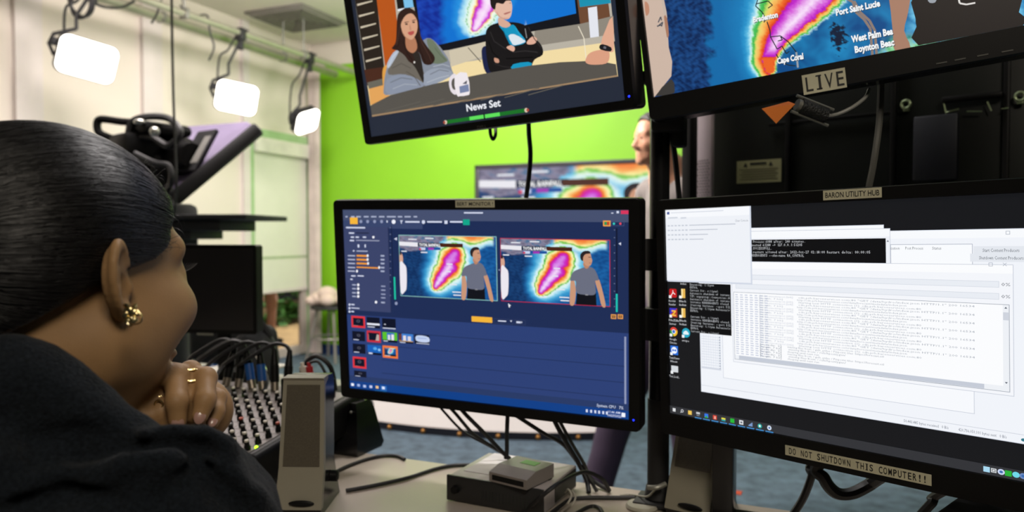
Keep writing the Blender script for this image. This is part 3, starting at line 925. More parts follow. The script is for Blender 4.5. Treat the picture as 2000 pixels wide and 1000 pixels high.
# ------------------------------------------------------------------ monitors
def label_tape(parent, S, p0, p1, text, h, mono=None, rise=.004, bold=0.01, cap=.52):
    """a printed strip stuck on the bezel: left and right ends of its middle line, as measured"""
    (xa, za), (xb, zb) = S.loc(*p0), S.loc(*p1)
    x, z, wpx = (xa + xb) / 2, (za + zb) / 2, abs(xb - xa)
    mb = MB()
    mb.box((x, -rise - .0003, z), (wpx, .0006, h), bev=0)
    hh = h * cap; k = hh / .70
    if mono:
        adv = (wpx * .95) / len(text)
        for i, c_ in enumerate(text):
            if c_ == ' ': continue
            vs, fs, w = text_mesh(c_, bold, 3)
            kx = min(k, adv * .80 / max(w, .1))
            x0 = x - wpx * .475 + i * adv + (adv - w * kx) / 2
            mb.add([(x0 + p[0] * kx, -rise - .0008, z - hh / 2 + p[1] * k) for p in vs], fs, 1)
            if c_ == 'I':
                for zz in (-hh / 2, hh / 2 - hh * .1):
                    mb.add([(x0 + w * kx / 2 + sx * adv * .28, -rise - .0008, z + zz + dz) for (sx, dz) in ((-1, 0), (1, 0), (1, hh * .1), (-1, hh * .1))], [(0, 1, 2, 3)], 1)
    else:
        vs, fs, w = text_mesh(text, bold, 3)
        kx = wpx * .93 / w
        mb.add([(x - wpx * .465 + p[0] * kx, -rise - .0008, z - hh / 2 + p[1] * k) for p in vs], fs, 1)
    return mb.build('label_tape', [M_tape, M_ink], BEZ[parent], smooth=0, fix=False)

BEZ = {}
def monitor(name, label, origin, right, away, up, W, H, bez, depth=.05, U=1920, V=1200):
    """bez = left, right, top, bottom bezel widths"""
    M = frame(origin, right, away, up)
    t = thing(name, label, 'monitor', matrix=M)
    l, r, tp, b = bez
    cx, cz = (r - l) / 2, (tp - b) / 2
    ow, oh = W + l + r, H + tp + b
    out = rrect(ow, oh, .008, 5, cx, cz)
    n = len(out)
    inn = []
    for (sx, sz) in ((1, -1), (1, 1), (-1, 1), (-1, -1)):
        inn += [(sx * W / 2, sz * H / 2)] * (n // 4)
    mb = MB()
    vs = []
    for (pts, y) in ((out, .004), (rrect(ow - .003, oh - .003, .007, 5, cx, cz), -.004), ([(p[0] * 1.004, p[1] * 1.004) for p in inn], -.004), (inn, .0), (inn, .002)):
        vs += [(p[0], y, p[1]) for p in pts]
    fs = []
    for k in range(4):
        for i in range(n):
            j = (i + 1) % n
            fs.append((k * n + i, k * n + j, (k + 1) * n + j, (k + 1) * n + i))
    mb.add(vs, fs)
    BEZ[t] = mb.build('bezel', M_black, t, smooth=40, fix=False)
    mb = MB().prism(rrect(ow, oh, .008, 5, cx, cz), .0035, depth * .55)
    mb.prism(rrect(ow * .93, oh * .9, .02, 5, cx, cz), depth * .5, depth)
    mb.build('housing', M_gloss, t)
    S = Screen(M, W, H, U, V)
    return t, S, M

CT, CS, CM = monitor('computer_monitor', 'black widescreen monitor in the middle showing video editing software with two map previews',
                     (-.0602, 1.2318, 1.0804), (.9183, -.3955, -.0142), (.3954, .9153, .0761), (-.0171, -.0755, .997), .5184, .324, (.0185, .0195, .0185, .0185))
NT, NS, NM = monitor('computer_monitor', 'black tilted overhead monitor showing two seated people at a news desk',
                     (-.0674, 1.2065, 1.5486), (.8161, -.5773, .0256), (.5655, .8069, .1706), (-.1192, -.1247, .985), .5184, .324, (.0165, .0165, .0185, .0145), .06)
RT, RS, RM = monitor('computer_monitor', 'black monitor at lower right full of white log windows',
                     (.4082, .8926, 1.0916), (.6732, -.7393, .0148), (.7388, .6733, .029), (-.0314, -.0086, .9995), .531, .299, (.016, .016, .016, .033), .05, 1920, 1080)
LT, LS, LM = monitor('large_monitor', 'large black overhead monitor at upper right with a rain map and a LIVE strip',
                     (.4769, .9619, 1.6173), (.9143, -.387, .1197), (.3867, .9218, .0265), (-.1206, .022, .9925), .64, .36, (.0105, .0105, .02, .034), .07, 1920, 1080)

# ---- centre monitor: editing software
S = CS; S.crop = (640, 380, 2.127)
S.rect(0, 0, 1920, 1200, '#1e2d55')
S.up()
S.rect(0, 0, 1920, 68, '#46506f'); S.rect(0, 68, 600, 120, '#39466c')
pl = S.uv(262, 490)
S.rect(0, 110, pl[0], pl[1], '#3b446a')
lowv = S.uv(290, 512)[1]
S.rect(0, lowv, 1920, 1150, '#2c4076')
S.rect(0, 1150, 1920, 1200, '#0d3f88'); S.rect(0, 1112, 1920, 1150, '#283a66')
S.up()
for v in (lowv + 95, lowv + 190, lowv + 285, lowv + 375):
    S.rect(260, v, 1900, v + 5, '#22335f')
S.rect(1895, lowv + 20, 1906, 1110, '#8f98b8')
S.rect(pl[0], 112, pl[0] + 6, pl[1] - 8, '#222c4c')
W8 = '#d3d9ee'
S.text('Untitled Show - Wirecast', S.uv(566, 80)[0], 42, 17, W8, bold=.02, width=260) if False else None
S.rectp(566, 73, 645, 79, W8)
for x0, x1 in ((74, 83), (97, 112), (119, 138), (150, 170), (180, 202), (213, 236), (246, 283), (291, 310), (319, 345), (357, 372)):
    S.rectp(x0, 89, x1, 95, '#aab2cc')
S.rectp(92, 95, 125, 123, '#f6b73c')
for x in (138, 166, 195, 224): S.discp(x, 112, 6, 7, '#8f98b8')
S.discp(247, 112, 3, 5, '#d3d9ee'); S.discp(274, 113, 8, 9, '#f2f4ff'); S.polyp([(300, 107), (313, 107), (308, 114), (308, 121), (304, 121), (304, 114)], '#c8cee4', 0)
for x0, x1 in ((322, 382), (413, 475), (508, 560)): S.rectp(x0, 110, x1, 117, W8)
S.discp(398, 114, 7, 8, W8); S.rectp(485, 108, 498, 122, W8)
S.rectp(562, 103, 590, 127, '#12a58a'); 
S.rectp(1175, 71, 1187, 78, W8) if False else S.rectp(1178, 75, 1187, 79, W8); S.rectp(1200, 68, 1210, 78, W8); S.rectp(1218, 66, 1250, 81, '#d8365e')
S.framep(1144, 108, 1175, 132, 7, '#f2a44a'); S.framep(1176, 110, 1232, 131, 3, '#44507a')
S.rectp(1150, 113, 1160, 126, '#2a9a5a'); S.rectp(1160, 113, 1170, 126, '#c0402a'); S.discp(1189, 121, 5, 5, '#39c8c0'); S.discp(1216, 121, 5, 5, '#e04a62')
# property rows
S.rectp(76, 134, 156, 141, W8)
for y, x0, x1, col in ((160, 88, 110, W8), (160, 118, 172, '#262c48'), (177, 96, 110, W8), (177, 116, 130, W8), (177, 146, 160, W8), (191, 92, 110, W8), (191, 118, 215, '#9aa0b8'), (235, 120, 166, '#aab2cc'), (338, 98, 116, W8), (338, 124, 150, W8), (352, 94, 104, W8)):
    S.rectp(x0, y - 3, x1, y + 3, col)
S.discp(190, 177, 5, 5, '#f4f4fa'); S.discp(108, 234, 4, 3, W8); S.rectp(124, 207, 132, 220, W8); S.rectp(153, 207, 159, 220, W8)
for i, y in enumerate((254, 270, 286, 303, 318)):
    S.rectp(84, y - 3, 114, y + 3, '#b8bed6')
    e = (166, 166, 168, 214, 122)[i]
    if i < 4: S.rectp(120, y - 4, e, y + 5, '#f09a36')
    S.discp(e, y, 4, 6, '#f4f4fa'); S.rectp(220, y - 3, 236, y + 4, '#aab2cc')
for y in (375, 391, 408, 423):
    S.rectp(102, y - 3, 118, y + 3, '#aab2cc'); S.discp(127, y, 5, 6, '#f4f4fa'); S.rectp(222, y + 3, 240, y + 9, '#9aa2c0')
S.discp(201, 447, 5, 6, '#f4f4fa'); S.rectp(222, 445, 238, 452, '#aab2cc')
for y, x1 in ((457, 112), (472, 132), (486, 110)): S.discp(91, y, 4, 5, W8); S.rectp(98, y - 3, x1, y + 3, W8)
# level meters
for (x, y0, y1) in ((268, 130, 440), (1199, 140, 490)):
    S.rectp(x - 2, y0, x + 6, y1, '#121a34')
    for j in range(11): S.rectp(x - 10, y0 + 5 + (y1 - y0) * j / 11, x - 5, y0 + 9 + (y1 - y0) * j / 11, '#66708f')
S.up()
S.rectp(274, 342, 284, 436, '#1fc2a4'); S.rectp(1197, 412, 1205, 488, '#1fc2b4')
S.polyp([(276, 184), (288, 178), (288, 191)], W8, 0); S.polyp([(1208, 204), (1219, 198), (1219, 211)], W8, 0)
S.discp(285, 452, 6, 7, '#8f98b8')
a, b = S.uv(297, 170), S.uv(704, 440); S.frame(a[0] - 4, a[1] - 4, b[0] + 4, b[1] + 4, 8, '#8fc8c4')
a2, b2 = S.uv(719, 183), S.uv(1172, 464); S.frame(a2[0] - 4, a2[1] - 4, b2[0] + 4, b2[1] + 4, 8, '#b82848')
S.discp(713, 313, 3, 3, '#8f98b8')
S.rectp(598, 505, 684, 533, '#f4b53a'); S.framep(690, 514, 770, 540, 2, '#3a4468'); S.framep(776, 518, 822, 542, 2, '#3a4468')
S.rectp(708, 522, 742, 529, W8); S.polyp([(758, 523), (767, 523), (762, 530)], W8, 0); S.rectp(784, 526, 802, 535, W8); S.rectp(804, 527, 808, 534, W8)
S.polyp([(750, 452), (762, 461), (757, 462), (758, 468), (753, 469)], '#f4f4fa', 0)
for x in (1188, 1216): S.framep(x - 11, 497, x + 11, 517, 5, '#f2a44a'); S.rectp(x - 5, 502, x + 5, 511, '#b0742c')
# shot tiles
tiles = [(100, 505, 155, 553, '#e0343c', 0), (162, 508, 218, 557, None, 1), (226, 513, 284, 562, None, 2),
         (102, 566, 156, 610, None, 0), (164, 566, 220, 614, '#c83040', 3), (228, 570, 290, 616, None, 4), (296, 576, 356, 620, None, 5), (361, 581, 424, 624, None, 6),
         (104, 618, 158, 662, None, 0), (166, 623, 224, 668, None, 7), (230, 628, 291, 680, '#f07a3a', 8),
         (106, 674, 160, 722, '#e0343c', 0), (110, 730, 162, 760, None, 0)]
for (x0, y0, x1, y1, fr, kind) in tiles:
    S.rectp(x0, y0, x1, y1, '#0c1226')
    S.up()
    A, B = S.uv(x0, y0), S.uv(x1, y1); tw, th_ = B[0] - A[0], B[1] - A[1]
    q = lambda f, g_: (A[0] + f * tw, A[1] + g_ * th_)
    R_ = lambda f0, g0, f1, g1, c_: S.rect(*q(f0, g0), *q(f1, g1), c_)
    if kind == 0:
        S.disc(*q(.5, .42), tw * .14, th_ * .14, '#56586a'); S.up().disc(*q(.5, .42), tw * .08, th_ * .08, '#0c1226'); R_(.08, .85, .5, .93, W8)
    elif kind == 1: R_(.02, .55, .98, .72, '#e8ecf8'); R_(.05, .86, .6, .94, W8)
    elif kind == 2: R_(.15, .52, .26, .6, '#e8ecf8'); R_(.03, .86, .98, .96, '#c8d0e4')
    elif kind == 3: S.poly([q(.62, .9), q(.74, .25), q(.9, .3), q(.98, .9)], '#b8aaa4'); R_(.02, .3, .12, .9, '#a8a0a0'); R_(.08, .86, .4, .94, W8)
    elif kind == 4: R_(0, .0, 1, .78, '#5cc02c'); R_(.3, .05, .8, .7, '#2f6ec0'); R_(.36, .25, .52, .78, '#d8dce8'); R_(.6, .2, .78, .78, '#e8e4ea'); R_(.05, .86, .35, .94, W8)
    elif kind == 5: R_(.0, .05, .2, .8, '#6a3a34'); R_(.2, 0, 1, .8, '#3f7fd0'); R_(.3, .2, .5, .8, '#e4dce0'); R_(.62, .25, .85, .8, '#d8d4e0'); R_(0, .74, 1, .82, '#c8a070'); R_(.05, .9, .45, .98, W8)
    elif kind == 6: S.poly([q(.1, .15), q(.5, .05), q(.95, .2), q(.98, .7), q(.5, .8), q(.1, .65)], '#c4d2f0', 2); R_(.2, .32, .8, .4, '#8fa4d8'); R_(.1, .9, .98, .97, W8)
    elif kind == 7: R_(0, 0, 1, .78, '#1660b8'); S.disc(*q(.55, .35), tw * .14, th_ * .16, '#58a8e8'); S.disc(*q(.85, .45), tw * .1, th_ * .14, '#8cc4f0'); R_(.06, .8, .35, .95, W8)
    elif kind == 8: S.grid(*q(.12, .1), *q(.9, .72), 24, 14, feed, local=True); R_(.1, .82, .5, .92, W8)
    if fr: S.up().frame(A[0] - 3, A[1] - 3, B[0] + 3, B[1] + 3, 13, fr)
    S.layer -= 1 if not fr else 2
    if kind == 0: S.layer -= 1
# task bar
for i, (x, y) in enumerate(((104, 789), (129, 792), (154, 796), (180, 798), (206, 800), (232, 803))):
    if i == 5:
        S.rectp(220, 793, 246, 815, '#2f6cb8')
        S.up()
    S.rectp(x - 6, y - 6, x + 6, y + 6, ['#eef2ff', '#9fb4e4', '#b4c4ec', '#c4ccf0', '#f0c88c', '#dfe8ff'][i])
S.rectp(196, 813, 246, 818, '#39a0d8')
u0 = S.uv(1170, 893)
S.text('System CPU   7%', 1730, 1143, 17, '#c2cbe2', bold=.02, width=160)
for x in (1077, 1095, 1112, 1128, 1145, 1160): 
    p = S.uv(x, 905); S.rect(p[0] - 6, 1166, p[0] + 6, 1184, W8)
p = S.uv(1192, 905); S.text('11:46 AM', p[0] - 42, 1172, 13, W8, bold=.02, width=76); S.text('10/27/2022', p[0] - 44, 1193, 13, W8, bold=.02, width=84)
p = S.uv(1228, 917); S.rect(p[0] - 10, 1163, p[0] + 12, 1188, '#f0f4ff')
draw_feed(S, a[0], a[1], b[0], b[1])
S.layer -= 6
draw_feed(S, a2[0], a2[1], b2[0], b2[1])
S.build(CT)
label_tape(CT, CS, (892, 398), (968, 398), 'BERT MONITOR !', .0115, bold=.012)
x, z = CS.loc(1238.5, 819); MB().ball((x, -.004, z), (.0016, .001, .0016)).build('power_light', mat('blue_led', '#1020ff', .4, emit='#1a2cff', estr=3), BEZ[CT])

# ---- overhead left monitor: the news set
S = NS; S.crop = (660, 0, 3.226); S.ext = 820
S.rect(0, 0, 1920, 1200, '#262c3a')
S.up()
S.polyp([(110, -60), (1720, -120), (1765, 482), (215, 735)], '#f2dca6', 0)      # picture area: pale wood floor
S.up()
S.polyp([(110, -60), (1720, -300), (1745, 260), (1240, 330), (300, 460), (185, 545)], '#b9b2a4', 0)
S.up()
S.polyp([(108, -60), (262, -60), (300, 500), (185, 520)], '#2a221c', 0)
S.polyp([(255, -60), (380, -60), (385, 260), (330, 440), (300, 440)], '#b8561c', 0)
S.polyp([(165, 440), (300, 420), (300, 500), (185, 540)], '#4a2a1e', 0); S.polyp([(185, 520), (300, 490), (300, 560), (195, 560)], '#6a675c', 0)
S.polyp([(195, 560), (310, 530), (330, 650), (205, 660)], '#e2a45c', 0)
S.up()
for i in range(6):
    x0, y0 = 118 + i * 11, 30 + i * 71 - 70 + (i == 0) * 0
    S.polyp([(x0 - 6 + 8, y0 + 65), (x0 + 100, y0 + 42), (x0 + 100, y0 + 50), (x0 + 4, y0 + 78)], '#cbbfa8', 0)
S.polyp([(376, -60), (488, -60), (500, 40), (378, 70)], '#1e1a18', 0)
S.up(); S.polyp([(412, -60), (470, -60), (478, 45), (420, 50)], '#7cc0e8', 0); S.polyp([(376, 58), (420, 50), (420, 60), (378, 70)], '#e8ecf4', 0)
# television behind the people
S.layer -= 1
S.polyp([(486, -60), (1528, -60), (1530, 150), (1240, 195), (700, 315), (520, 335)], '#15161c', 0)
S.polyp([(1525, -60), (1720, -60), (1722, 160), (1530, 180)], '#6e4a34', 0); S.polyp([(1525, -60), (1720, -60), (1720, 20), (1525, 45)], '#1e90b0', 0)
S.polyp([(1530, 150), (1735, 100), (1740, 215), (1545, 245), (1240, 290), (1240, 195)], '#8f887c', 0)
S.up()
S.polyp([(1575, 50), (1632, 40), (1645, 230), (1590, 238)], '#e4e6ee', 0)
def tvmap(x, y):
    d, side, par = spine_d(x, y, [(965, -120), (952, -20), (935, 50), (900, 115), (868, 180)], [40, 40, 38, 33, 16])
    d = d + .22 * n2(x, y, .03, 1.) 
    d = np.where(side > 0, d * .72, d * .95)
    C = bands(d, [(0, '#fbe9fc'), (.5, '#f4c8f6'), (.8, '#d84ae0'), (1.05, '#b81cc0'), (1.15, '#f08a40'), (1.3, '#faf0b0'), (1.5, '#f6fbf0'), (1.9, '#d8f4e0'), (2.0, '#4ab04a'), (2.1, '#e0f8f4'), (2.7, '#a8e0f4'), (3.2, '#2a94e0'), (4.2, '#1272d0')])
    left = np.clip((690 - x + 14 * n2(x, y, .02, 2.)) / 60, 0, 1)[:, None]
    nav = bands(n2(x, y, .05, 4.) * .5 + .5, [(0, '#122a90'), (1, '#1d48b4')])
    C = C * (1 - left) + nav * left
    r = np.clip((n2(x * 1.3, y * .35, .03, 8.) - .75) * 2.2, 0, 1) * np.clip((x - 1100) / 60, 0, 1) * np.clip((1400 - x) / 80, 0, 1)
    C = C * (1 - r[:, None]) + LC('#bfe4fa')[0] * r[:, None]
    return C
A = [S.uv(*p) for p in ((492, -58), (1505, -58), (1505, 128), (1240, 178), (690, 298), (530, 312))]
us = [p[0] for p in A]; vs_ = [p[1] for p in A]
tl, br = S.uv(535, 306), S.uv(1503, 100)
S.grid(tl[0] - 2, 0, br[0], tl[1], 130, 110, tvmap)
S.up()
S.polyp([(700, 320), (930, 262), (930, 350), (715, 420)], '#cfc4ac', 0); S.polyp([(1220, 285), (1240, 195), (1240, 330)], '#b0a898', 0)
S.linep([(820, 300), (900, 390)], 5, '#4a443c'); S.linep([(1515, 165), (1550, 240), (1565, 380)], 5, '#efe6d0')
S.ext = 0
# woman in the denim jacket
S.up()
S.polyp([(280, 470), (290, 420), (320, 420), (320, 560), (290, 570)], '#e0a04a', 3)
S.polyp([(300, 600), (290, 540), (300, 460), (330, 360), (380, 310), (470, 300), (560, 240), (620, 270), (690, 360), (718, 440), (715, 480), (560, 548), (430, 575)], '#868d9a', 3)
S.up()
S.polyp([(330, 400), (380, 320), (420, 330), (530, 420), (545, 545), (520, 552), (430, 470), (320, 470)], '#6e685f', 3)
S.polyp([(310, 400), (350, 330), (385, 318), (360, 370), (320, 430)], '#b4bcc8', 3)
S.polyp([(560, 250), (600, 255), (660, 340), (690, 385), (600, 400), (580, 330)], '#6f7a66', 3)
S.polyp([(540, 470), (610, 430), (700, 440), (712, 480), (560, 545)], '#979fae', 3); S.polyp([(310, 500), (420, 470), (520, 510), (530, 550), (320, 595)], '#8b93a4', 3)
S.up()
S.polyp([(420, 330), (500, 320), (530, 400), (540, 520), (490, 430)], '#2e2824', 3)
S.polyp([(372, 130), (385, 80), (430, 50), (480, 65), (505, 120), (520, 220), (560, 290), (610, 360), (590, 405), (540, 400), (510, 330), (470, 330), (490, 400), (450, 390), (420, 350), (380, 320), (340, 305), (365, 260)], '#33211c', 4)
S.up()
S.polyp([(430, 215), (480, 230), (500, 300), (470, 335), (430, 300)], '#b57c5c', 3)
S.polyp([(398, 150), (425, 100), (465, 85), (495, 120), (502, 170), (492, 215), (465, 250), (430, 235), (405, 195)], '#d6a283', 4)
S.up()
S.polyp([(440, 205), (478, 195), (476, 215), (455, 222)], '#b8524e', 3); S.discp(432, 152, 9, 5, '#3a2620'); S.discp(477, 140, 9, 5, '#3a2620')
S.polyp([(418, 140), (448, 135), (446, 139), (420, 145)], '#3a2620', 0); S.polyp([(466, 128), (492, 122), (490, 127), (468, 132)], '#3a2620', 0)
S.discp(482, 392, 5, 7, '#e8e4dc')
# folds and shading of the cloth, strands of hair
for pts, w_, c_ in (([(330, 520), (400, 490), (470, 500)], 6, '#70767f'), ([(345, 560), (420, 530), (500, 535)], 5, '#a6adb8'), ([(580, 470), (640, 440), (700, 450)], 6, '#787e88'), ([(560, 520), (640, 490), (700, 475)], 5, '#b2b8c2'),
    ([(340, 430), (400, 400), (460, 430)], 6, '#5c574f'), ([(430, 450), (480, 480), (520, 540)], 5, '#57524a'), ([(610, 300), (640, 340), (680, 380)], 6, '#5f6a58'), ([(320, 420), (345, 360), (370, 330)], 5, '#c4d2e6'), ([(600, 420), (660, 405), (705, 420)], 5, '#aab0ba'),
    ([(400, 120), (385, 200), (370, 280)], 5, '#4d342c'), ([(410, 260), (440, 340), (470, 380)], 5, '#1f1310'), ([(510, 190), (530, 270), (575, 350), (590, 390)], 5, '#4d342c'), ([(500, 240), (520, 320), (550, 390)], 5, '#1f1310'), ([(390, 250), (380, 290), (355, 300)], 4, '#1f1310')):
    S.linep(pts, w_, c_)
S.polyp([(400, 175), (412, 215), (440, 240), (465, 250), (430, 238), (408, 212)], '#c08a6c', 2); S.polyp([(452, 150), (464, 185), (452, 190)], '#c48f72', 2)
# person with folded arms
S.polyp([(905, 320), (930, 290), (960, 330), (975, 440), (950, 470), (920, 430)], '#1d2448', 3)
S.polyp([(930, 240), (945, 175), (1005, 145), (1110, 140), (1190, 165), (1240, 235), (1285, 290), (1290, 345), (1240, 375), (1220, 420), (1225, 412), (1100, 440), (975, 465), (940, 380)], '#1a1819', 3)
S.up()
S.polyp([(1015, 160), (1060, 175), (1105, 155), (1140, 200), (1185, 265), (1110, 290), (1090, 285), (1060, 220)], '#1795bf', 3)
S.polyp([(1105, 405), (1200, 390), (1220, 412), (1100, 440)], '#1795bf', 2)
S.polyp([(1075, 225), (1110, 215), (1165, 245), (1180, 265), (1115, 285), (1095, 270)], '#dbe6ee', 2)
S.polyp([(1012, 110), (1060, 130), (1090, 155), (1060, 175), (1015, 158)], '#d9ab95', 2)
S.polyp([(970, 30), (1000, -10), (1060, -20), (1092, 10), (1098, 60), (1085, 110), (1055, 122), (1015, 105), (985, 70)], '#e3b9a4', 3)
S.up()
S.polyp([(965, 40), (962, -20), (1000, -60), (1080, -50), (1095, 0), (1060, 5), (1040, 25), (1000, 20), (990, 60)], '#241c1c', 3)
S.polyp([(1045, 85), (1088, 72), (1084, 80), (1055, 92)], '#b06a62', 2); S.polyp([(1075, 20), (1090, 17), (1090, 22)], '#3a2a28', 0)
S.polyp([(1062, 300), (1090, 285), (1115, 300), (1105, 325)], '#dfae98', 3); S.polyp([(1190, 265), (1225, 230), (1255, 245), (1240, 275), (1200, 280)], '#dfae98', 3)
S.polyp([(985, 365), (1012, 372), (1015, 395), (990, 392)], '#cc9880', 3)
S.linep([(1180, 180), (1190, 240)], 6, '#8a8a8c')
for pts, w_, c_ in (([(960, 200), (985, 260), (1060, 310)], 6, '#2e2b2c'), ([(950, 260), (975, 330), (1010, 360)], 6, '#0d0c0d'), ([(1100, 330), (1180, 320), (1260, 330)], 6, '#302d2e'), ([(1060, 370), (1150, 365), (1230, 360)], 6, '#0b0a0b'), ([(1200, 170), (1235, 240), (1280, 300)], 5, '#2e2b2c'),
    ([(1040, 180), (1060, 230), (1085, 280)], 5, '#0f7fa6'), ([(1120, 175), (1140, 210), (1170, 250)], 5, '#2aa9d2'), ([(985, 400), (1040, 420), (1090, 425)], 5, '#2a2728')):
    S.linep(pts, w_, c_)
S.polyp([(1000, 70), (1012, 105), (1050, 122), (1080, 112), (1040, 112), (1015, 95)], '#cf9f8a', 2)
# desk and mug
S.polyp([(205, 665), (330, 600), (600, 530), (900, 468), (1200, 415), (1400, 392), (1560, 385), (1700, 395), (1752, 405), (1762, 480), (215, 733)], '#58544e', 0)
S.up()
S.polyp([(215, 725), (1762, 472), (1764, 482), (216, 736)], '#a08464', 0)
S.polyp([(700, 530), (710, 480), (745, 470), (748, 590), (715, 580)], '#e6dee4', 3)
S.up(); S.polyp([(716, 530), (722, 500), (742, 495), (744, 560), (725, 560)], '#58544e', 3)
[S.linep([(300 + k * 150, 700 - k * 17), (520 + k * 150, 640 - k * 17)], 5, '#625e57') for k in range(7)]
S.polyp([(735, 480), (812, 458), (832, 580), (815, 600), (770, 606), (748, 596)], '#efe8ec', 2)
S.up(); S.polyp([(765, 545), (822, 530), (828, 575), (770, 588)], '#7a86a8', 0); S.polyp([(785, 528), (815, 505), (812, 530)], '#5a5a66', 0)
# forearm with a watch
S.polyp([(1690, 180), (1730, 105), (1740, 290), (1725, 330), (1655, 290)], '#e0ab90', 2)
S.polyp([(1560, 380), (1580, 340), (1630, 318), (1700, 315), (1712, 360), (1690, 400), (1610, 408), (1570, 400)], '#dca083', 3)
S.up(); S.polyp([(1648, 290), (1668, 278), (1722, 298), (1718, 325), (1655, 312)], '#1e1e22', 2); S.polyp([(1676, 290), (1692, 295), (1688, 310), (1672, 304)], '#6a6a74', 0)
# caption and sound bars
a = S.uv(810, 702)
S.text('News Set', a[0], a[1], S.uv(810, 702)[1] - S.uv(808, 658)[1], '#f2f4fa', bold=.02, width=S.uv(1028, 672)[0] - a[0], res=3)
b0, b1 = S.uv(668, 772), S.uv(1200, 692)
vm = (b0[1] + b1[1]) / 2; hb = 11
S.rect(b0[0] + 14, vm - hb, b1[0] - 14, vm + hb, '#1f7a2c')
S.up(); mid = S.uv(922, 731)[0]
S.rect(S.uv(830, 748)[0], vm - hb, mid - 5, vm + hb, '#5fe05c'); S.rect(mid + 6, vm - hb, S.uv(1020, 716)[0], vm + hb, '#5fe05c')
for i in range(18):
    for lo_, hi_ in ((b0[0] + 20, S.uv(826, 748)[0]), (S.uv(1026, 716)[0], b1[0] - 20)):
        x = lo_ + (hi_ - lo_) * i / 18; S.rect(x, vm - hb, x + 3, vm + hb, '#145a20')
S.rect(mid - 4, vm - hb - 8, mid + 4, vm + hb + 8, '#10141c')
for (q_, e_) in ((b0, 1), (b1, -1)):
    S.disc(q_[0] + e_ * 14, vm, 13, 13, '#d8c4b0'); S.disc(q_[0] + e_ * 4, vm, 9, 9, '#a84a38')
S.build(NT)
x, z = NS.loc(944, 247.5)
vs, fs, w = text_mesh('DELL', .01, 3)
MB().add([(x - .010 + p[0] * .020 / w, -.0043, z - .0025 + p[1] * .0072) for p in vs], fs).build('maker_logo', mat('logo_grey', '#45453f', .5), BEZ[NT], smooth=0, fix=False)
x, z = NS.loc(1231, 188); MB().ball((x, -.004, z), (.0017, .001, .0017)).build('power_light', mat('blue_led', '#1020ff', .4, emit='#1a2cff', estr=3), BEZ[NT])
# ---- lower right monitor: log windows on a dark desktop
S = RS; S.crop = (1260, 350, 2.0)
S.rect(0, 0, 1920, 1080, '#17181b')
WH, WT, EDGE, TXT = '#f1f4fa', '#f8fafd', '#c3c9d6', '#8d949f'
P = S.uv
def win(u0, v0, u1, v1, fill=WH, title=WT):
    S.rect(u0 - 2, v0 - 2, u1 + 2, v1 + 2, EDGE); S.rect(u0, v0, u1, v1, fill); S.rect(u0, v0, u1, v0 + 32, title)
uR, vB = P(1475, 990); uL, vT = P(958, 203); uW, vW = P(215, 605)
vBot = P(218, 828)[1]
# the widest window behind
win(uW, vT, 1925, vBot)
S.rect(uW, vBot - 34, 1925, vBot - 32, '#c9ced9')
b0, b1 = P(1008, 944), P(1180, 975)
S.text('50,443,485 bytes received   0 B/s', P(1010, 950)[0], vBot - 9, 12, '#6b7280', width=P(1185, 975)[0] - P(1010, 950)[0])
S.text('420,736,050,101 bytes sent   0 B/s', P(1224, 985)[0], vBot - 9, 12, '#6b7280', width=P(1412, 1018)[0] - P(1224, 985)[0])
S.disc(P(1478, 1000)[0], vBot - 14, 8, 6, '#3a7a8a')
# table headings and the two buttons at its right
t0, t1 = P(958, 258), P(1280, 330)
S.frame(t0[0], t0[1] - 4, t1[0], t1[1] + 160, 2, '#aab0be'); S.rect(t0[0] + 2, t0[1], t1[0] - 2, t1[1] + 100, '#f9fbfe')
for (s_, x, wd) in (('cution', 958, 36), ('Post Process', 1016, 70), ('Status', 1121, 36)):
    a = P(x, 275); S.text(s_, a[0], a[1], 12, '#5c636e', width=P(x + wd, 275)[0] - a[0])
for (s_, x0, y0, x1) in (('Start Content Producers', 1318, 284, 1462), ('Shutdown Content Producers', 1304, 313, 1478)):
    a = P(x0, y0); S.rect(a[0] - 30, a[1] - 22, P(x1, y0)[0] + 30, a[1] + 9, '#e4e8ef'); S.text(s_, a[0], a[1], 13, '#4a515c', width=P(x1, y0)[0] - a[0])
a = P(1417, 209); S.frame(a[0] - 7, a[1] - 7, a[0] + 7, a[1] + 7, 2, '#b4bac6')
# small title bar peeping out above, and the black console
c0, c1 = P(400, 192), P(931, 204)
win(c0[0], c0[1], c1[0], c1[1] + 20, '#f1f4fa')
k0, k1 = P(400, 213), P(957, 320)
win(k0[0], k0[1] - 10, k1[0], k1[1] + 60, '#eef1f7')
q0, q1 = P(400, 237), P(941, 313)
S.rect(q0[0], q0[1], q1[0], q1[1] + 60, '#0d0e10')
adv = (P(882, 285)[0] - P(422, 285)[0]) / 56
for (s_, x, y) in (('Process:6088 after: 240 minutes.', 421, 246), ('nected 61288 -> 127.0.0.1:51205', 416, 259), ('SUCCESSFULL.', 421, 272), ('restart allowed after: 2022-Oct-27 02:18:00 Restart delta: 00:00:05', 421, 286), ('NDERAGENTS --shm-name RA_CONTROL', 416, 299)):
    a = P(x, y + 3); S.text(s_, a[0], a[1], 12, '#c9ccd0', mono=(P(880, 285)[0] - P(421, 285)[0]) / 67)
a = P(948, 240); S.poly([(a[0] - 5, a[1] + 5), (a[0] + 5, a[1] + 5), (a[0], a[1] - 3)], '#7a808c')
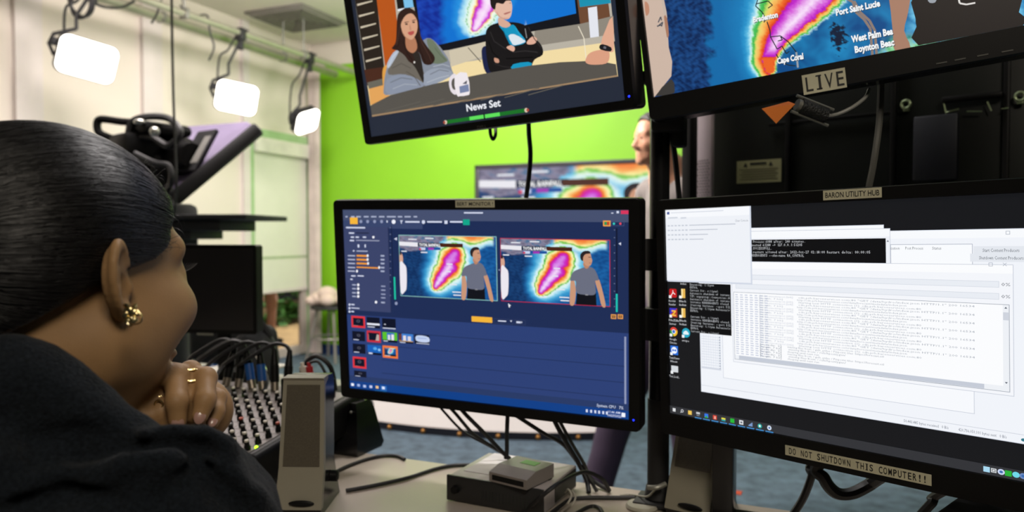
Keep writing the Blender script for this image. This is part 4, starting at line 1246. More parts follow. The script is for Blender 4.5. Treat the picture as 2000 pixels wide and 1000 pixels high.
# inner windows of the stack at lower left
w0, w1 = P(303, 600), P(1285, 915)
win(w0[0], w0[1] - 40, w1[0], w1[1], '#f7f9fd')
g0 = P(215, 605); g1 = P(300, 745)
for i in range(13):
    y = g0[1] + (g1[1] - g0[1]) * i / 13
    S.rect(g0[0] + 8, y + 8, g1[0] - 8, y + 9.5, '#c4ccda'); S.rect(g1[0] - 12, y + 4, g1[0] - 6, y + 12, '#9aa4b4')
for i in range(9):
    x = g0[0] + (g1[0] - g0[0]) * (i + .5) / 9; S.rect(x, g0[1], x + 1.5, g1[1], '#d3dae6')
S.rect(g0[0] + 4, g1[1] - 4, g1[0] - 4, g1[1] + 4, '#d4d9e4')
# left console
l0, l1 = P(166, 405), P(338, 612)
S.rect(l0[0], l0[1], l1[0], l1[1], '#0c0d0f')
lines = ['Executing: C:\\Lynx', 'ENTROL', 'Current Dir: c:\\lynx\\', 'Automatic shutdown of instanc', 'TCP: msgsystcp::Connection::H', 'Automatic shutdown of instanc', 'Instance RENDERAGENTS closed.', 'Creating Instance: --port 512', 'Executing: C:\\lynx Releases\\r', 'ENTROL', '', 'Current Dir: c:\\lynx\\', 'Instance RENDERAGENTS closed.', 'Creating Instance: --port 512', 'Executing: C:\\lynx Releases\\r', 'ENTROL', 'Current Dir: c:\\lynx\\']
lh = (P(180, 590)[1] - P(172, 408)[1]) / 16
for i, s_ in enumerate(lines):
    S.text(s_, P(174, 408)[0], P(172, 408)[1] + i * lh + 9, 11, '#c4c8cc', mono=(l1[0] - l0[0] - 10) / 30)
# front log window
f0, f1 = P(338, 322), P(1440, 847)
win(f0[0], f0[1], f1[0], f1[1], '#f4f6fb', '#fbfcfe')
a = P(1350, 333); S.frame(a[0] - 7, a[1] - 7, a[0] + 7, a[1] + 7, 2, '#b4bac6'); a = P(1405, 333); S.line([(a[0] - 6, a[1] - 6), (a[0] + 6, a[1] + 6)], 2, '#b4bac6'); S.line([(a[0] - 6, a[1] + 6), (a[0] + 6, a[1] - 6)], 2, '#b4bac6')
for y, tx in ((411, '0%'), (458, '0%')):
    a = P(1383, y); S.rect(f0[0] + 20, a[1] - 12, a[0], a[1] + 12, '#e9edf4'); S.frame(f0[0] + 20, a[1] - 12, a[0], a[1] + 12, 1.5, '#cdd3de')
    S.text(tx, P(1391, y)[0], a[1] + 6, 13, '#5c636e', width=30)
i0, i1 = P(345, 440), P(1426, 833)
S.rect(i0[0], i0[1], i1[0], i1[1], '#9aa1ad'); S.rect(i0[0] + 2, i0[1] + 2, i1[0] - 2, i1[1] - 2, '#fbfcfe')
S.rect(i1[0] - 22, i0[1] + 2, i1[0] - 2, i1[1] - 2, '#eef1f6'); S.rect(i1[0] - 21, i0[1] + 30, i1[0] - 3, i0[1] + 60, '#cfd4de')
S.rect(i0[0] + 2, i1[1] - 22, i1[0] - 2, i1[1] - 2, '#eef1f6'); S.rect(i0[0] + 24, i1[1] - 21, P(1325, 815)[0], i1[1] - 3, '#c6ccd8')
S.poly([(i1[0] - 17, i0[1] + 16), (i1[0] - 7, i0[1] + 16), (i1[0] - 12, i0[1] + 9)], '#606874'); S.poly([(i1[0] - 17, i1[1] - 38), (i1[0] - 7, i1[1] - 38), (i1[0] - 12, i1[1] - 31)], '#606874')
# the log: time stamps too small to read, then addresses
top = i0[1] + 8; bot = i1[1] - 26
N = 27; step = (bot - top) / N
r0 = P(445, 470)[0]
for i in range(N):
    y = top + (i + .8) * step
    for j in range(7):
        x = i0[0] + 10 + j * 26; S.rect(x, y - 6, x + 14 + (i * 7 + j * 5) % 5, y - 1, '#c9cfdf')
    k = i % 3
    if i < 21:
        s_ = (' cdn.prh.baronservices.com:80 "GET /data/hydro/index.json HTTP/1.1" 200 16534', 'http://cdn.prh.baronservices.com/data/forecast/metadata/index.json', ' Starting new HTTP connection (1): cdn.prh.baronservices.com:80')[k]
        wd = (900, 590, 660)[k]
        S.text(('[DBG: connectionpool (264)]', '[length: 7 bit]', '[DBG: connectionpool (205)]')[k], r0, y, 7.5, '#b4bac6', width=(170, 120, 170)[k])
        S.text(s_, r0 + 190, y, 8, '#a3aab6', width=wd * .8)
    else:
        S.text(('[length: 7 bit]', '[recvdir: 2]')[i % 2], r0, y, 8.5, '#8a919c', width=110)
        S.text(('missing files from: / gefs_ptiles / Pinpoint tiles: https://forecast.etl', ' missing files from: / refs/hpcst/pgen/', 'sleeping until next run')[i % 3], r0 + 140, y, 8.5, '#9aa1ac', width=(430, 270, 150)[i % 3])
# top left window
e0, e1 = P(80, 112), P(414, 405)
S.rect(e0[0] + 4, e0[1] + 6, e1[0] + 8, e1[1] + 8, '#cfd6e4')
S.rect(0, 0, e1[0] + 3, e1[1] + 3, '#d9dfeb'); S.rect(0, 0, e1[0], e1[1], '#eff2f8'); S.rect(0, 0, e1[0], 42, '#f7f9fd')
a = P(91, 133); S.rect(a[0] - 7, a[1] - 7, a[0] + 8, a[1] + 7, '#4a5a9a')
S.text('CDN index', a[0] + 18, a[1] + 5, 10, '#c3c8d2', width=330) if False else S.rect(a[0] + 18, a[1] - 3, a[0] + 330, a[1] + 1, '#d5dae4')
for x0, x1 in ((90, 128), (140, 162)): S.rect(P(x0, 152)[0], P(x0, 152)[1] - 4, P(x1, 152)[0], P(x0, 152)[1] + 3, '#d0d5df')
a = P(352, 163); S.text('Clear Console', a[0], a[1] + 4, 11, '#8c939f', width=P(403, 160)[0] - a[0])
for i, x1 in enumerate((354, 284, 246, 228)):
    v = P(88, 184)[1] + i * 24
    for j in range(6): S.rect(e0[0] + 12 + j * 22, v - 5, e0[0] + 26 + j * 22, v + 1, '#c2c8d4')
    S.rect(e0[0] + 146, v - 4, P(x1, 184)[0], v, '#bcc2ce')
# desktop icons
def icon(x, y, kind, lab):
    u, v = P(x, y); s_ = 24
    def R4(f0, g0, f1, g1, c_): S.rect(u + f0 * s_, v + g0 * s_, u + f1 * s_, v + g1 * s_, c_)
    if kind == 'red':
        S.poly([(u + p[0], v + p[1]) for p in rrect(46, 46, 8)], '#c41e22')
        S.line([(u - 12, v + 13), (u, v - 4), (u + 14, v + 6)], 4, '#ffffff'); S.line([(u, v - 15), (u, v - 2)], 4, '#ffffff')
    elif kind == 'folder': R4(-.5, -1, .5, 1, '#f0c462'); R4(-.5, -1, -.1, 1, '#f8e0a0'); R4(.15, -.8, .3, .9, '#d89a30')
    elif kind == 'zed':
        R4(-1, -1, 1, 1, '#b03c2e'); S.poly([(u - 24, v - 24), (u + 24, v - 24), (u - 24, v + 12)], '#3a34c8'); S.line([(u - 12, v - 9), (u + 14, v - 9), (u - 8, v + 14), (u + 16, v + 14)], 8, '#f8b840')
    elif kind == 'ring':
        S.disc(u, v, 24, 24, '#e0443a')
        S.poly([(u, v)] + [(u + 24 * math.cos(a), v + 24 * math.sin(a)) for a in np.linspace(-.4, 1.7, 10)], '#f2c030')
        S.poly([(u, v)] + [(u + 24 * math.cos(a), v + 24 * math.sin(a)) for a in np.linspace(1.7, 3.5, 10)], '#2f9a4a')
        S.disc(u, v, 12, 12, '#ffffff'); S.disc(u, v, 9, 9, '#2f6fd0')
    elif kind == 'teal': S.disc(u, v, 25, 25, '#2aa9c4'); S.poly([(u - 16, v + 8), (u - 14, v - 4), (u, v - 12), (u + 12, v - 4), (u + 16, v + 8)], '#e4f4f8', 3)
    elif kind == 'blue': R4(-1, -1, 1, 1, '#2a6fd8'); S.disc(u, v, 18, 18, '#f4f8ff'); S.line([(u - 13, v), (u + 13, v)], 5, '#2a6fd8'); S.disc(u - 8, v, 5, 6, '#2a6fd8'); S.disc(u + 8, v, 5, 6, '#2a6fd8')
    else: R4(-.9, -.7, .9, .7, '#d6dade')
    S.rect(u - 26, v + 12, u - 10, v + 27, '#f0f2f4')
    for i, t_ in enumerate(lab):
        S.text(t_, u - 22 - 2 * len(t_) / 2, v + 46 + i * 19, 11, '#e0e2e6', width=44 if len(t_) < 9 else 64)
icon(110, 445, 'red', ('Acrobat', 'Reader')); icon(150, 446, 'folder', ('Black', 'Index')); icon(112, 521, 'zed', ('FileZilla', 'Server'))
icon(151, 522, 'folder', ('Black', 'Index')); icon(113, 595, 'ring', ('Google', 'Chrome')); icon(161, 600, 'teal', ('encpe',)); icon(115, 668, 'blue', ('TeamViewer', 'Host')); icon(117, 741, 'page', ('Test_Local...',))
S.text('Index', P(139, 409)[0], P(139, 410)[1] + 2, 11, '#e0e2e6', width=36)
# task bar
S.rect(0, 1040, 1920, 1080, '#333438')
tcols = [None, None, '#f0c85c', '#c8ccd2', '#3a78e8', '#d84a3a', '#e8e04a', '#28b83a', '#e4e6ea', '#7a98c8', '#28b0a8', '#d8e4f4']
for i in range(12):
    u = 26 + i * 49.5; v = 1059
    if i == 0:
        for (dx, dy) in ((-8, -8), (1, -8), (-8, 1), (1, 1)): S.rect(u + dx, v + dy, u + dx + 8, v + dy + 8, '#f4f6f8')
    elif i == 1: S.disc(u + 2, v - 2, 8, 8, '#e4e6ea'); S.disc(u + 2, v - 2, 5, 5, '#333438'); S.line([(u - 3, v + 3), (u - 9, v + 9)], 3, '#e4e6ea')
    elif i in (10, 11): S.disc(u, v, 11, 11, tcols[i]); S.disc(u, v, 5, 5, '#ffffff' if i == 10 else '#5a7ab8')
    else:
        S.rect(u - 11, v - 11, u + 11, v + 10, tcols[i])
        if i == 4: S.poly([(u - 11, v + 10), (u, v - 2), (u + 11, v + 10)], '#38b048')
        if i == 6: S.rect(u - 11, v - 11, u + 11, v - 6, '#333438'); S.rect(u - 11, v + 2, u + 11, v + 10, '#2aa0a0')
        if i == 3: S.rect(u - 11, v - 1, u + 11, v + 10, '#333438'); S.rect(u - 9, v + 4, u + 9, v + 8, '#8a8e94')
        if i == 8: S.rect(u - 5, v - 5, u + 6, v + 4, '#6a7078')
        if i == 9: S.poly([(u - 11, v - 11), (u + 11, v - 11), (u - 11, v + 6)], '#333438')
        if i == 5: S.rect(u - 3, v - 6, u + 5, v + 8, '#f0b8a8')
    if i >= 3: S.rect(u - 20, 1076, u + 20, 1080, '#4a9ae0')
for i, (x, c_) in enumerate(((1927.5, '#a8d8f0'), (1942, '#e0e4e8'), (1956, '#c8d4f0'), (1970, '#2ab03a'), (1985, '#70d8e8'), (1999, '#6a88c0'))):
    S.crop = (0, 0, 1.0); u = S.uv(x, 918 + (x - 1927) * .18)[0]
    if i in (0, 3): S.rect(u - 11, 1049, u + 11, 1070, c_)
    elif i == 1: S.frame(u - 10, 1051, u + 8, 1067, 3, c_); S.rect(u - 5, 1056, u + 3, 1062, c_)
    else: S.disc(u, 1059, 12, 11, c_); (S.disc(u, 1059, 6, 5, '#3a6ab0') if i != 4 else None)
S.build(RT)
label_tape(RT, RS, (1611, 381.5), (1725, 376), 'BARON UTILITY HUB', .0118, bold=.004, cap=.55)
label_tape(RT, RS, (1537, 876.5), (1822, 937), 'DO NOT SHUTDOWN THIS COMPUTER!!', .0128, mono=True, bold=.012, cap=.62)

# ---- overhead right monitor: close view of the rain map
S = LS; S.crop = (1220, 0, 2.5)
S.rect(0, 0, 1920, 1080, '#1b6fae')
def zoom(x, y):
    d, side, par = spine_d(x, y, [(1120, -260), (985, -70), (930, 0), (850, 80), (775, 160), (735, 215), (705, 290), (712, 335)], [95, 92, 84, 72, 54, 42, 32, 24])
    d = d + .07 * n2(x, y, .06, 1.) + .05 * n2(x, y, .16, 4.)
    d = np.where(side > 0, np.where(d > 2.85, 1.86 + (d - 2.85) * 1.25, np.where(d > 1, 1 + (d - 1) * .465, d)), np.where(d > .74, 1 + (d - .74) * 1.7, d / .74))
    lower = np.clip((y - 225) / 60, 0, 1)
    d = np.where(d < 1.02, np.maximum(d, lower * 1.18), d)
    C = bands(d, [(0, '#f8e0fa'), (.3, '#ecb6f0'), (.6, '#d866dc'), (.85, '#c630cc'), (1.0, '#b010c0'), (1.06, '#d83218'), (1.22, '#f0702a'), (1.36, '#f6b65a'), (1.5, '#f4d070'), (1.58, '#c8dc6a'), (1.66, '#38b44a'), (1.78, '#58c868'), (1.86, '#d4f4ee'), (2.05, '#a4e0f2'), (2.3, '#58b8e0'), (2.7, '#2a94cc'), (3.3, '#1b7cb8'), (5, '#156aa8')])
    right = (np.clip((side < 0) * (d - 1.8) * 3, 0, 1))[:, None]
    C = C * (1 - right) + bands(n2(x, y, .012, 2.) * .5 + .5, [(0, '#0a4a86'), (1, '#1d84bc')]) * right
    nav = bands(n2(x, y, .09, 5.) * .5 + .5, [(0, '#0a2450'), (1, '#1c4a86')])
    L_ = np.clip((430 + 22 * n2(x, y, .03, 7.) - (y - 200) * -.06 - x) / 26, 0, 1)[:, None] * (side > 0)[:, None]
    C = C * (1 - L_) + nav * L_
    # dark patch inland and pale coast at the far right
    dp = np.clip((1.0 - np.hypot((x - 1042) / 34, (y - 175) / 62) + .5 * n2(x, y, .09, 9.)) * 5, 0, 1)[:, None]
    C = C * (1 - dp) + LC('#0c1c36')[0] * dp
    cg = np.clip((x - 1235 - (240 - y) * .55 + 12 * n2(x, y, .05, 3.)) / 60, 0, 1)[:, None] * np.clip((y - 150) / 80, 0, 1)[:, None]
    C = C * (1 - cg) + bands(n2(x, y, .05, 11.) * .5 + .5, [(0, '#2ab04a'), (.6, '#a8e4b8'), (1, '#7cd4ea')]) * cg
    lb = np.clip((x - 1370 + 12 * n2(x, y, .04, 13.)) / 40, 0, 1)[:, None] * np.clip((180 - y) / 40, 0, 1)[:, None]
    C = C * (1 - lb) + bands(n2(x, y, .03, 14.) * .5 + .5, [(0, '#1a80bc'), (1, '#78ccec')]) * lb
    return C
S.grid(0, 420, 1920, 1080, 400, 170, zoom)
# county lines
for pts in ([(652, -10), (640, 30), (672, 60), (690, 95), (680, 110)], [(695, 105), (710, 150), (712, 180), (760, 175), (800, 205), (838, 255)], [(712, 180), (745, 240), (768, 225), (790, 262), (805, 250)], [(640, 20), (700, 5), (722, 25), (700, 40)], [(740, 265), (760, 300), (800, 318), (835, 322)], [(748, 200), (770, 195), (762, 180)]):
    S.linep(pts, 4, '#1c2a2a')
for pts in ([(1060, -20), (1115, 10), (1130, 60), (1170, 95), (1200, 140), (1205, 210), (1210, 270)], [(1120, 5), (1150, 60), (1195, 100), (1222, 150), (1230, 265)]):
    S.linep(pts, 9, '#8a7a72')
S.linep([(838, 255), (846, 330)], 7, '#9aa0a6')
# left presenter: pale shirt with small emblem
S.polyp([(-60, -560), (90, -590), (150, -480), (182, -50), (70, -40)], '#cdb6a6', 0)
S.discp(20, -690, 75, 105, '#c08a70')
S.polyp([(80, -60), (180, -60), (205, 60), (215, 230), (232, 300), (228, 372), (145, 475), (130, 480)], '#cdb6a6', 0)
S.polyp([(180, -20), (200, 40), (208, 90), (190, 60)], '#c4b4a8', 2); S.polyp([(192, 80), (207, 88), (216, 170), (206, 180)], '#a87a62', 2)
S.polyp([(98, 10), (116, 20), (120, 60), (104, 76)], '#c08a70', 3)
S.polyp([(150, 470), (228, 385), (245, 440), (230, 460)], '#3c3a38', 2)
for pts in ([(160, 130), (186, 108), (180, 130)], [(164, 110), (176, 82), (180, 100)], [(158, 128), (182, 122)]): S.linep(pts, 5, '#4a4e58')
# right presenter: black trousers, forearm
S.polyp([(1330, -900), (1760, -960), (1870, -700), (1905, -50), (1425, 20), (1400, -60)], '#5c5a62', 0)
S.discp(1500, -1030, 90, 130, '#b98a70')
S.polyp([(1432, -60), (1900, -60), (1925, 60), (1945, 130), (1435, 222), (1425, 130), (1420, 90)], '#231e1c', 2)
S.polyp([(1260, -420), (1370, -440), (1395, -50), (1294, -50)], '#a87e68', 0)
S.polyp([(1294, -60), (1392, -60), (1384, 60), (1365, 150), (1395, 232), (1320, 250), (1310, 160), (1300, 60)], '#a87e68', 3)
S.polyp([(1480, -5), (1520, -8), (1516, 12), (1490, 14)], '#9aa0a8', 2); S.linep([(1630, -10), (1636, 16), (1668, 22), (1712, 14)], 6, '#e0dcd8')
# place names
def place(s_, x, y, x1, y1, h):
    a, b = S.uv(x, y), S.uv(x1, y1)
    S.text(s_, a[0] + 2, a[1] + 3, h, '#20303a', bold=.03, width=b[0] - a[0], res=2); S.text(s_, a[0], a[1], h, '#f4f6f8', bold=.042, width=b[0] - a[0], res=2)
place('Bradenton', 628, 110, 750, 92, 22); place('Port Saint Lucie', 1032, 76, 1248, 26, 24); place('West Palm Bea', 1110, 207, 1312, 172, 25)
place('Boynton Beac', 1124, 258, 1318, 222, 25); place('Cape Coral', 746, 312, 874, 290, 23)
S.build(LT)
label_tape(LT, LS, (1568, 167.5), (1652, 152.5), 'LIVE', .0262, mono=True, rise=.0046, bold=.008, cap=.74)
# faint buttons on the lower bezel
for px, py in ((1838, 124), (1874, 117), (1918, 109), (1966, 101)):
    x, z = LS.loc(px, py); MB().box((x, -.0042, z), (.012, .001, .0016)).build('button', mat('logo_grey', '#45453f', .5), BEZ[LT])

# ------------------------------------------------------------------ pole that carries the monitors
pb = on_z(1285, 985, .77)
pole = thing('monitor_pole', 'black monitor pole clamped to the desk between the centre and right monitors', 'pole', pb)
part('base_plate', MB().box(pb + Vector((0, 0, .006)), (.07, .06, .008), ROOM_R, bev=.003).lathe([(.022, .012), (.019, .03), (.016, .034)], pb, 18), M_blackm, pole)
part('post', MB().lathe([(.0155, 0), (.0155, 1.05)], pb, 20), M_gloss, pole)
part('lower_sleeve', MB().lathe([(.0172, 0.02), (.0172, .17)], pb, 20), M_blackm, pole)
def arm(tgt, z, nm='arm'):
    p0 = Vector((pb.x, pb.y, z))
    mid = (p0 + tgt) / 2 + Vector((.0, .08, 0)); mid.z = z
    mb = MB().lathe([(.026, -.025), (.026, .025)], p0, 18)
    mb.tube([p0, mid, tgt], .014, 10, smooth=4)
    part(nm, mb, M_blackm, pole)
arm(CM @ Vector((.06, .056, .0)), 1.06); arm(NM @ Vector((.0, .062, .0)), 1.53)
arm(LM @ Vector((-.12, .072, -.05)), 1.62); arm(RM @ Vector((-.05, .052, .06)), 1.17)
cb = at(1312, 245, 1.17)
part('clamp', MB().box((pb.x + .012, pb.y - .01, cb.z + .005), (.05, .04, .035), ROOM_R, bev=.006).box((pb.x + .03, pb.y - .005, cb.z - .01), (.02, .03, .05), ROOM_R, bev=.005), M_blackm, pole)
part('clamp_lever', MB().tube([at(1252, 146, 1.15), at(1262, 158, 1.15), at(1272, 168, 1.17)], .006, 8).tube([at(1256, 140, 1.15), at(1264, 158, 1.15)], .004, 8), M_blackm, pole)

# cables of the monitors
def cable(pts, r, label, name='cable', m=None, sub=7):
    o = MB().tube(pts, r, 8, smooth=sub).build(name, m or M_cable)
    return tag(o, label, 'cable')
cable([at(1032, 215, 1.30), at(1033, 260, 1.30), at(1036, 300, 1.30), at(1033, 345, 1.30), at(1026, 400, 1.32), at(1020, 470, 1.34)], .0042, 'straight black cable dropping from the news set monitor past the wall television')
cable([at(957, 245, 1.28), at(958, 262, 1.27), at(963, 272, 1.27), at(968, 262, 1.27), at(967, 240, 1.29)], .003, 'small cable loop peeping out under the news set monitor')
cable([at(1308, 255, 1.17), at(1316, 290, 1.18), at(1322, 340, 1.2), at(1327, 395, 1.22), at(1330, 450, 1.24)], .0045, 'black cable running down beside the pole clamp')
cable([at(1721, 140, 1.02), at(1720, 190, 1.02), at(1716, 250, 1.02), at(1706, 320, 1.02), at(1696, 372, 1.03), at(1688, 430, 1.05)], .0045, 'long dark video cable hanging from the LIVE monitor', m=mat('highlight_grey_cable', '#5a5a55', .25))  # highlight along the dark cable put into a paler base grey
cable([at(1608, 226, .97), at(1632, 224, .98), at(1664, 210, .98), at(1690, 190, .99), at(1698, 174, 1.0)], .0024, 'grey lead curving up from the video plug to the LIVE monitor', m=M_greycable)
vp = thing('video_plug', 'black knurled video plug hanging under the LIVE monitor beside an orange sticker', 'plug', at(1582, 212, .97))
p0, p1 = at(1556, 204, .965), at(1612, 226, .97)
part('body', MB().tube([p0 + (p1 - p0) * .12, p1], .0105, 14), mat('rubber', (.010, .011, .010), .45, bump=1.0, bscale=420), vp)
part('shell', MB().tube([p0, p0 + (p1 - p0) * .2], .008, 14), M_steel, vp)
mb = MB()
for s_ in (-.009, .009):
    dirn = (p1 - p0).normalized(); n_ = dirn.cross(Vector((0, 1, 0))).normalized()
    mb.tube([p0 + n_ * s_ * 1.2 - dirn * .004, p0 + n_ * s_ * 1.2 + dirn * .05], .0022, 8)
part('screw', mb, M_steel, vp)
stq = [at(1488, 212, .965), at(1516, 241, .945), at(1553, 203, .95), at(1540, 198, .965)]
os_ = tag(slab(*stq, .0012, away=(0, 1, 0)).build('orange_sticker', mat('orange_paper', '#d9741a', .6), smooth=0), 'folded orange sticker hanging from the bottom edge of the LIVE monitor', 'sticker')
# ------------------------------------------------------------------ the desk and what stands on it
FE = Vector((-.29, 1.46, 0))
U3, V3 = Vector((UX, UY, 0)), Vector((VX, VY, 0))
def dsk(s, t, z): return FE + U3 * s + V3 * t + Vector((0, 0, z))
desk = thing('control_desk', 'long pale laminate control desk carrying the monitors and speakers', 'desk', dsk(.3, -.36, 0), RZ)
MB().box((0, 0, .755), (2.8, .72, .03), bev=.004).build('desktop', mat('desk_laminate', '#bdb1a4', .42, vary=.05, vscale=3), desk)
MB().box((0, .3, .7), (2.7, .03, .08)).build('rail', M_steel, desk)
for sx in (-1.3, 0.1, 1.3):
    for sy in (-.3, .3): MB().box((sx, sy, .37), (.05, .05, .74)).build('leg', M_steel, desk)

def speaker(px_base, right, label, recline=.03):
    o = px_base
    r = Vector(right).normalized(); a = Vector((-r.y, r.x, 0))
    t = thing('desktop_speaker', label, 'speaker', matrix=frame(o, r, a, (0, 0, 1)))
    H = .207
    # side outline: depth, height
    prof = [(-.012, 0), (-.016, .012), (-.004, .045), (.004, .07), (.004 + recline * .6, H - .004), (.012 + recline * .6, H), (.06 + recline * .5, H - .002), (.066 + recline * .5, H - .012), (.07, .07), (.085, .03), (.10, 0)]
    def shell(w_top, w_bot, pr, x0=0):
        mb = MB(); vs = []
        for sgn in (-1, 1):
            for (y, z) in pr:
                w = w_bot + (w_top - w_bot) * min(1, z / H)
                vs.append((x0 + sgn * w / 2, y, z))
        n = len(pr)
        fs = [tuple(range(n)), tuple(range(2 * n - 1, n - 1, -1))]
        for i in range(n):
            j = (i + 1) % n
            fs.append((i, i + n, j + n, j))
        return mb.add(vs, fs)
    shell(.062, .070, prof).build('cabinet', M_gloss, t, smooth=30)
    M_sil = mat('speaker_silver', '#8f8a7a', .4, vary=.05)
    fr = [(y - .002, z) for (y, z) in prof[1:5]] + [(prof[4][0] - .006, H + .0005), (prof[5][0] + .012, H + .0012), (prof[5][0] + .012, H - .004), (prof[4][0] + .004, H - .012)] + [(y + .010, z) for (y, z) in prof[1:4]][::-1]
    ff = shell(.0645, .0725, fr).build('front_frame', M_sil, t, smooth=30)
    f0, f1 = prof[3], prof[4]
    def onf(x, k, off=.003):
        return (x, f0[0] + (f1[0] - f0[0]) * k - off, f0[1] + (f1[1] - f0[1]) * k)
    mb = MB(); mb.add([onf(-.0285, .02), onf(.0285, .02), onf(.026, .95), onf(-.026, .95), onf(-.0285, .02, -.002), onf(.0285, .02, -.002), onf(.026, .95, -.002), onf(-.026, .95, -.002)],
                      [(0, 1, 2, 3), (0, 4, 5, 1), (1, 5, 6, 2), (2, 6, 7, 3), (3, 7, 4, 0)])
    mb.build('grille', mat('speaker_cloth', '#5b5446', .85, vary=.15, vscale=500, bump=.6, bscale=2500), ff)
    MB().ball((.006, -.018, .022), (.02, .003, .005)).build('badge', M_black, ff)
    MB().lathe([(.009, 0), (.009, .010), (.006, .012)], (.035, .045, .045), 16, Matrix.Rotation(PI / 2, 3, 'Y')).build('volume_knob', M_black, t)
    return t
lo = on_z(588, 1003, .77)
speaker(lo, (1, -.02, 0), 'silver and black desktop speaker standing left of the centre monitor')
ro = on_z(1336, 1030, .77) + Vector((.02, .04, 0))
speaker(ro, (.80, -.60, 0), 'silver desktop speaker leaning back under the lower right monitor', recline=.075)
bs = on_z(686, 890, .77)
b2 = thing('black_speaker', 'small black tapered speaker behind the silver one, turned away', 'speaker', bs, RZ)
mb = MB(); vs = []
for (z, w, d0, d1) in ((0, .060, -.005, .08), (.01, .064, -.008, .085), (.085, .044, .005, .065), (.10, .03, .012, .058)):
    vs += [(-w / 2 - .012, d0, z), (w / 2 - .012, d0, z), (w / 2 - .012, d1, z), (-w / 2 - .012, d1, z)]
fs = [(3, 2, 1, 0), (12, 13, 14, 15)]
for k in range(3):
    for i in range(4): fs.append((k * 4 + i, k * 4 + (i + 1) % 4, k * 4 + 4 + (i + 1) % 4, k * 4 + 4 + i))
mb.add(vs, fs).build('cabinet', M_gloss, b2)
MB().ball((.0, .0, .085), .003).ball((.012, .0, .03), .003).build('screw', M_steel, b2)

# recorder box and the little converter on it
bx = Vector((.003, 1.224, .77))
rb = Vector((.898, -.44, 0)); ra = Vector((.44, .898, 0))
dv = thing('recorder_box', 'flat grey video recorder box with dark front panel on the desk', 'recorder', matrix=frame(bx, rb, ra, (0, 0, 1)))
MB().box((0, 0, .0215), (.168, .14, .037), bev=.0015).build('case', mat('case_grey', '#b8b0ae', .42, metal=.1, vary=.05), dv)
MB().box((0, -.0715, .0215), (.171, .005, .041), bev=.001).build('front_panel', mat('panel_black', (.018, .018, .018), .4), dv)
mb = MB()
for i in range(14): mb.box((-.02 + i * .006, -.0745, .018), (.0018, .001, .016))
mb.build('vent_slot', M_dark, dv)
MB().lathe([(.007, 0), (.006, .007)], (-.068, -.074, .021), 16, Matrix.Rotation(PI / 2, 3, 'X')).build('dial', M_black, dv)
for sx in (-.07, .07):
    for sy in (-.055, .055): MB().lathe([(.008, 0), (.008, .004)], (sx, sy, 0), 12).build('rubber_foot', M_black, dv)
MB().box((.085, .02, .022), (.001, .09, .03)).build('rear_plate', mat('rear_plate', '#4a4c46', .4, metal=.5), dv)
cx_ = Vector((.0155, 1.17, .811))
cr = Vector((.809, -.588, 0)); ca = Vector((.588, .809, 0))
cv = thing('converter_box', 'small dark converter box with a green sticker on top of the recorder', 'converter', matrix=frame(cx_, cr, ca, (0, 0, 1)))
mb = MB(); vs = [(-.036, -.038, .002), (.036, -.038, .002), (.036, .038, .002), (-.036, .038, .002), (-.036, -.038, .017), (.036, -.038, .017), (.036, .038, .024), (-.036, .038, .024), (-.036, -.012, .024), (.036, -.012, .024)]
mb.add(vs, [(3, 2, 1, 0), (0, 1, 5, 4), (4, 5, 9, 8), (8, 9, 6, 7), (2, 3, 7, 6), (1, 2, 6, 9, 5), (3, 0, 4, 8, 7)])
mb.build('case', mat('converter_grey', '#857d78', .4, vary=.05), cv, smooth=0)
MB().box((.004, .018, .0243), (.028, .018, .0006)).build('green_sticker', mat('green_label', '#5fb23a', .5), cv)
MB().box((.0, -.0382, .0095), (.06, .0006, .008)).build('front_strip', M_black, cv)
for sx in (-.03, .03):
    for sy in (-.03, .03): MB().box((sx, sy, .001), (.01, .01, .002)).build('rubber_foot', M_black, cv)
tag(MB().box(on_z(986, 958, .8105) if False else Vector(frame(bx, rb, ra, (0, 0, 1)) @ Vector((-.05, .015, .0406))), (.045, .11, .0006), rmat(rb, ra, Vector((0, 0, 1)))).build('paper_slip', mat('bright_paper', '#ece8e8', .7)), 'white paper slip lying on the left of the recorder box', 'paper')

# ------------------------------------------------------------------ mixing console
ct, st_ = math.cos(math.radians(9)), math.sin(math.radians(9))
corner = on_z(492, 893, .83)
mc_ = corner - U3 * .235 + V3 * (.15 * ct) + Vector((0, 0, .15 * st_))
MM = frame(mc_, U3, V3 * ct + Vector((0, 0, st_)), Vector((-V3.x * st_, -V3.y * st_, ct)))
mix = thing('mixing_console', 'sloping audio mixing console crowded with small knobs beside the folded hands', 'mixing console', matrix=MM)
MB().box((0, 0, -.012), (.45, .31, .024), bev=.003).build('panel', mat('console_grey', '#7d7472', .45, vary=.08, vscale=40), mix)
MB().box((0, 0, -.055), (.46, .32, .07), bev=.006).build('underbody', M_blackm, mix)
for sx in (-1, 1): MB().box((sx * .238, 0, -.026), (.030, .33, .07), bev=.012, seg=3).build('side_cheek', M_black, mix)
MB().box((0, -.166, -.03), (.46, .022, .05), bev=.01, seg=3).build('front_rest', mat('light_rest', '#8a8480', .5), mix)
knob_me = {}
def knob_proto(c1, c2):
    mb = MB().lathe([(.0058, 0), (.0056, .006), (.0042, .0085), (.004, .014), (.0036, .015)], seg=14)
    mb.m = [0] * len(mb.f)
    mb.lathe([(.0038, .0148), (.0038, .0172), (.003, .018)], seg=14, mi=1)
    mb.box((0, .003, .0165), (.0012, .004, .003), mi=1)
    return mb
kcols = {'w': mat('knob_cap_pale', '#c9c2b4', .5), 'r': mat('knob_cap_red', '#b0503c', .5), 'g': mat('knob_cap_grey', '#6a6a66', .5)}
protos = {}
